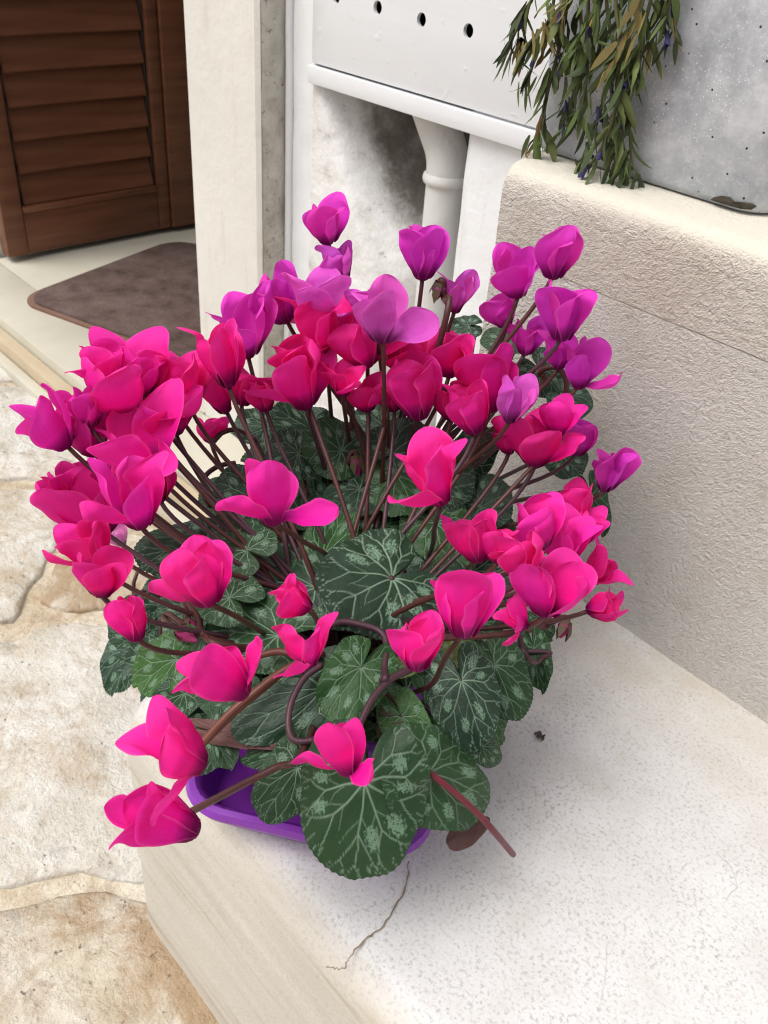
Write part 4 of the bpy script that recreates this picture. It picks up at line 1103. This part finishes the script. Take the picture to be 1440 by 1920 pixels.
# leaves: sinus px, tip px, width px, colour, mesh, plant, offset, up-mix
E1 = ((c1[0], c1[1], 0.05), (0.30, 0.30, 0.215)); E2 = ((c2_[0], c2_[1], 0.06), (0.23, 0.20, 0.23))
LE = [
 ((737, 1080), (612, 1138), 215, DK, 0, 1, 0.035, .4), ((592, 1100), (474, 1024), 150, DK, 1, 1, -0.03, .3), ((606, 1040), (655, 948), 95, MG, 2, 1, -0.02, .3),
 ((676, 970), (664, 880), 125, DG, 5, 1, 0.0, .4), ((690, 880), (770, 826), 95, DK, 0, 1, -0.02, .4), ((600, 1000), (560, 915), 90, DK, 7, 1, -0.03, .3),
 ((868, 1000), (812, 930), 115, DK, 0, 1, -0.01, .4), ((380, 1020), (248, 1034), 110, DK, 1, 1, 0.01, .4), ((520, 1190), (378, 1178), 155, DG, 2, 1, 0.005, .3), ((480, 1010), (408, 1060), 115, DG, 8, 1, -0.01, .4), ((530, 880), (455, 862), 95, DG, 4, 1, -0.03, .4), ((820, 1040), (880, 1080), 100, MG, 6, 1, -0.02, .3),
 ((330, 1236), (243, 1292), 105, BG, 4, 1, 0.0, .3), ((372, 1140), (286, 1120), 95, DK, 1, 1, -0.04, .3), ((606, 1290), (428, 1372), 140, DK, 0, 1, 0.0, .3),
 ((677, 1250), (612, 1348), 125, MG, 7, 1, 0.02, .2), ((865, 1275), (905, 1398), 135, DK, 6, 1, 0.01, .2), ((927, 1246), (978, 1350), 115, DG, 3, 1, 0.02, .2),
 ((683, 1466), (650, 1664), 240, DG, 1, 1, 0.03, .25), ((806, 1448), (945, 1490), 185, DG, 3, 1, 0.02, .35), ((556, 1440), (486, 1540), 115, DG, 0, 1, 0.0, .25),
 ((752, 1342), (790, 1424), 90, BG, 2, 1, -0.02, .2), ((398, 1370), (432, 1444), 66, DG, 5, 1, -0.02, .2), ((560, 1392), (448, 1416), 80, DG, 7, 1, -0.02, .3),
 ((450, 1300), (375, 1322), 70, DG, 5, 1, -0.02, .3), ((345, 1300), (288, 1356), 80, DG, 4, 1, -0.03, .3), ((960, 1060), (992, 1135), 85, DK, 1, 1, -0.02, .2),
 ((1108, 928), (1128, 1006), 56, DG, 7, 2, 0.0, .1), ((958, 640), (900, 634), 62, DG, 2, 2, -0.03, .5), ((880, 612), (836, 616), 50, DK, 7, 2, -0.05, .5),
 ((1060, 742), (1108, 772), 70, DK, 0, 2, -0.02, .3), ((1050, 850), (1090, 890), 80, DK, 5, 2, -0.03, .3), ((1010, 690), (1050, 740), 80, DK, 1, 2, -0.04, .3),
 ((500, 800), (432, 796), 78, DK, 7, 1, -0.06, .4), ((590, 810), (510, 762), 95, DK, 5, 1, -0.06, .4), ((430, 940), (380, 905), 80, DG, 3, 1, -0.04, .4),
 ((630, 870), (560, 850), 85, MG, 2, 1, -0.05, .4), ((1010, 1160), (1036, 1196), 44, DG, 8, 1, -0.01, .2), ((905, 1400), (946, 1432), 60, DG, 3, 1, -0.02, .2),
 ((1000, 1215), (1014, 1290), 60, DG, 7, 1, 0.0, .1), ((880, 1010), (945, 985), 90, DK, 0, 1, -0.02, .4), ((790, 860), (850, 850), 90, DK, 1, 1, -0.05, .4),
 ((720, 800), (650, 790), 100, DK, 7, 1, -0.08, .4), ((850, 1120), (905, 1190), 110, DG, 1, 1, -0.03, .3), ((560, 1380), (590, 1330), 80, DK, 5, 1, -0.03, .3),
 ((640, 845), (575, 800), 120, DG, 5, 1, 0.035, .45), ((735, 850), (800, 800), 120, DK, 0, 1, 0.035, .45), ((560, 850), (495, 845), 105, DK, 7, 1, 0.03, .45),
 ((820, 905), (885, 870), 120, DK, 1, 1, 0.03, .4), ((700, 900), (650, 850), 110, MG, 4, 1, 0.02, .4), ((470, 930), (405, 900), 115, DK, 2, 1, 0.10, .4), ((462, 1030), (398, 990), 120, DG, 0, 1, 0.10, .4),
 ((560, 960), (505, 930), 110, DG, 3, 1, 0.02, .4), ((900, 950), (960, 920), 110, DK, 5, 1, 0.02, .4), ((430, 1120), (360, 1090), 115, DG, 6, 1, 0.06, .35), ((880, 860), (930, 810), 90, DK, 2, 2, 0.0, .4),
 ((772, 1236), (742, 1268), 46, YG, 2, 1, 0.0, .2), ((845, 1228), (890, 1205), 60, YG, 5, 1, -0.03, .2), ((690, 850), (640, 875), 70, BG, 4, 1, -0.02, .4),
 ((450, 1060), (400, 1110), 100, DK, 6, 1, -0.05, .3), ((940, 1240), (900, 1330), 90, DK, 2, 1, -0.02, .2),
]
for s_, t_, wd, col, mi, pl, off, um in LE:
    E_ = E1 if pl == 1 else E2
    off += 0.022 if pl == 1 else 0
    b = dome(*s_, *E_, off=off, ymax=1.03, zmin=0.06)
    ll = math.hypot(t_[0]-s_[0], t_[1]-s_[1])*depth(b)/F
    t = dome(*t_, *E_, off=off, ymax=1.05, zmin=0.015)
    # do not let the tip run far away from the base along the sight line
    db = (b-CAM).length; dt = (t-CAM).length
    dt = min(max(dt, db-0.75*ll), db+0.75*ll)
    t = CAM + ray(*t_).normalized()*dt
    add_leaf(front if pl == 1 else back, CR1 if pl == 1 else CR2, b, t, wd*depth(b)/F, col, LM[mi], um)
def px_leaf(s_, t_, wd, me, off=0.0, um=0.2, D=E1):
    b = dome(*s_, *D, off=off, zmin=0.03); t = dome(*t_, *D, off=off, zmin=0.02)
    ll = math.hypot(t_[0]-s_[0], t_[1]-s_[1])*depth(b)/F
    db = (b-CAM).length; dt = min(max((t-CAM).length, db-0.6*ll), db+0.6*ll)
    add_leaf(front, CR1, b, CAM+ray(*t_).normalized()*dt, wd*depth(b)/F, DG, me, um, False)
px_leaf((405, 1372), (530, 1394), 44, LMU, 0.012)
px_leaf((885, 1545), (842, 1588), 54, LMU, -0.03)
px_leaf((745, 1345), (712, 1372), 60, LMW, 0.0)
# lower leaves that fill the planter
for crown, plant, n, rx, rzv in ((CR1, front, 26, 0.20, 0.02), (CR2, back, 26, 0.17, 0.15)):
    for k in range(n):
        a = 2.399*k+rl.uniform(-0.3, 0.3); rr_ = rx*math.sqrt((k+0.6)/n)
        b = crown + Vector((math.cos(a)*rr_, math.sin(a)*rr_, 0.015+rzv*(1-(rr_/rx)**2)*rl.uniform(0.5, 1)))
        ln = rl.uniform(0.055, 0.085)
        t = b + Vector((math.cos(a)*ln, math.sin(a)*ln, -ln*rl.uniform(0.1, 0.6)))
        if t.y > 1.04 or (plant is front and rr_ < 0.115): continue
        add_leaf(plant, crown, b, t, ln*rl.uniform(1.3, 1.6), rl.choice((DK, DK, DG, MG)), None, 0.7)

# curling stems, buds, bare stalks
def px_stem(pix, offs, mat, rad, plant=front, D=E1, root=1):
    P = [dome(x, y, *D, off=offs, zmin=0.03) for x, y in pix]
    CR = CR1 if plant is front else CR2
    if root == 1: P.append(P[-1].lerp(CR, 0.75))          # runs on below the leaves to the crown
    if root == -1: P.insert(0, P[0].lerp(CR, 0.75))
    rad = rad[0] if hasattr(rad, '__len__') else rad
    return tube('flower_stem', spline(P, 6), rad, mat, plant, 8), P
px_stem([(604, 1246), (570, 1272), (546, 1318), (541, 1362), (552, 1388), (585, 1388), (612, 1374)], 0.045, STEMP, 0.0038)
px_stem([(606, 1178), (640, 1166), (680, 1172), (712, 1184), (724, 1206), (720, 1250), (716, 1276)], 0.04, STEMP, 0.0041)
px_stem([(770, 1255), (732, 1274), (700, 1308), (682, 1342), (672, 1366), (672, 1390)], 0.045, STEMP, 0.0040)
px_stem([(402, 826), (416, 812), (444, 806), (474, 824), (488, 846)], 0.06, STEMP, 0.0035)
px_stem([(442, 868), (410, 874), (384, 894), (380, 924), (392, 948), (414, 964)], 0.075, STEMP, 0.0035)
px_stem([(1004, 736), (1010, 700), (1034, 688), (1056, 700), (1062, 728), (1050, 752), (1034, 762)], 0.06, STEM, 0.0040, back, E2, -1)
px_stem([(975, 1192), (982, 1222), (1000, 1242), (1014, 1236), (1010, 1222)], 0.05, STEMP, 0.0035)
px_stem([(804, 1448), (850, 1484), (900, 1530), (932, 1566), (962, 1602)], 0.055, STEMC, 0.0037, root=0)
px_stem([(366, 1408), (430, 1338), (480, 1296), (530, 1258), (590, 1230)], 0.045, STEMB, [0.0042]*12+[0.0035]*13)
px_stem([(370, 1404), (440, 1336), (495, 1290), (545, 1250), (600, 1226)], 0.040, STEMB, 0.0040)
px_stem([(342, 1530), (400, 1500), (460, 1468), (520, 1438), (566, 1412)], 0.05, STEM, 0.0040)
px_stem([(455, 1238), (490, 1228), (520, 1222), (548, 1226), (575, 1236)], 0.04, STEMB, 0.0041)
def bud(pix, offs, blen=0.045, col='c', plant=front, D=E1):
    st, P = px_stem(pix, offs, STEM, 0.0042, plant, D, -1)
    d = (P[-1]-P[-2]).normalized(); p = P[-1]
    n = 9; path = [p + d*blen*(k/n-0.12) for k in range(n+1)]
    rad = [0.004, 0.0085, 0.0098, 0.0092, 0.0080, 0.0068, 0.0056, 0.0044, 0.0030, 0.0012]
    b = tube('bud', path, rad, PETAL, plant, 10); b.color = (*COLS[col], 1)
    V, Fc = [], []
    sx = d.orthogonal().normalized(); sy = d.cross(sx)
    for k in range(5):
        a = 2*math.pi*k/5; rdir = sx*math.cos(a)+sy*math.sin(a); tdir = sy*math.cos(a)-sx*math.sin(a)
        q = len(V)
        V += [p-d*0.006+tdir*0.005+rdir*0.006, p-d*0.006-tdir*0.005+rdir*0.006, p+d*0.010+rdir*0.0115-tdir*0.005, p+d*0.010+rdir*0.0115+tdir*0.005, p+d*0.022+rdir*0.0108]
        Fc += [(q, q+1, q+2, q+3), (q+3, q+2, q+4)]
    s = mesh('calyx', V, Fc, SEPAL, None, True); s.parent = b; s.location = (0, 0, 0)
bud([(676, 972), (679, 930), (683, 892), (692, 884), (700, 896), (702, 916)], 0.05)
bud([(654, 900), (653, 866), (658, 850), (666, 848), (668, 862)], 0.06, 0.028)
bud([(420, 1210), (380, 1190), (340, 1168), (316, 1152), (308, 1160), (318, 1170), (340, 1184)], 0.05, 0.05)
bud([(400, 1200), (372, 1160), (352, 1130), (346, 1128), (350, 1150), (356, 1172)], 0.04, 0.045)
bud([(836, 598), (832, 560), (832, 530), (826, 526), (824, 536)], 0.0, 0.022, 'p', back, D2)
bud([(1000, 1180), (1030, 1168), (1056, 1158), (1064, 1162), (1060, 1172)], 0.03, 0.022)

# ------------------------------------------------------------------ a smaller cyclamen in a pot on the ground, past the step's end
PC = Vector((-1.22, 0.76, ZG+0.012))
gp = empty('flower_pot', PC); tag(gp, 'small round purple pot on the paving behind the end of the step', 'pot')
def circ(r): return [(PC.x+r*math.cos(2*math.pi*k/32), PC.y+r*math.sin(2*math.pi*k/32)) for k in range(32)]
zp = PC.z
vessel('body', [(circ(0.085), zp), (circ(0.09), zp+0.006), (circ(0.115), zp+0.17), (circ(0.125), zp+0.172), (circ(0.128), zp+0.21), (circ(0.122), zp+0.215), (circ(0.115), zp+0.21), (circ(0.108), zp+0.17)], PURPLE, gp)
vessel('soil', [(circ(0.1075), zp+0.155), (circ(0.1075), zp+0.182)], SOIL, gp)
CR3 = Vector((PC.x, PC.y, zp+0.175))
small = empty('cyclamen_plant', CR3); tag(small, 'dark leaved cyclamen with pale pink flowers in the pot behind the step', 'cyclamen')
for s_, t_, wd, z in (((250, 1150), (212, 1200), 70, -0.17), ((240, 1220), (212, 1300), 80, -0.20), ((262, 1200), (205, 1170), 80, -0.15), ((300, 1230), (225, 1260), 90, -0.16), ((330, 1120), (260, 1110), 90, -0.13)):
    b = atz(*s_, z); dt = (b-CAM).length
    add_leaf(small, CR3, b, CAM+ray(*t_).normalized()*(dt-0.01), wd*depth(b)/F, DK, None, 0.3)
for k in range(12):
    a = 2.399*k; rr_ = 0.17*math.sqrt((k+1)/12)
    b = CR3+Vector((math.cos(a)*rr_, math.sin(a)*rr_, 0.10-0.5*rr_)); ln = 0.09
    t = b+Vector((math.cos(a)*ln, math.sin(a)*ln, -0.03))
    if t.x > -0.92: continue
    add_leaf(small, CR3, b, t, 0.12, DK, None, 0.8)
COLS['w'] = (0.80, 0.30, 0.58)
for nz, tp, z in (((472, 1092), (466, 1050), -0.10), ((398, 1216), (388, 1180), -0.16), ((232, 1022), (214, 990), -0.05)):
    N = atz(*nz, z); T = CAM+ray(*tp).normalized()*((N-CAM).length-0.01)
    add_flower(small, CR3, N, T, 0.06, 'w', 'n')

# ------------------------------------------------------------------ a crumb of dry plant on the step
p = atz(1013, 1378, 0.006)
V, Fc = [], []
for j in range(4):
    for i in range(6):
        x, y = (i-2.5)*0.0028, (j-1.5)*0.0032
        V.append((p.x+x*(1+0.3*math.sin(j*2))+0.001*math.sin(i*3+j), p.y+y+0.0018*math.sin(i*1.9), 0.0035+0.004*abs(math.sin(i*1.3+j*0.8))))
for j in range(3):
    for i in range(5): Fc.append((j*6+i, j*6+i+1, (j+1)*6+i+1, (j+1)*6+i))
cr = mesh('dry_petal', V, Fc, WITHER, None, True)
so2 = cr.modifiers.new('thickness', 'SOLIDIFY'); so2.thickness = 0.0008
tag(cr, 'small shrivelled brown petal lying alone on the white step', 'petal')
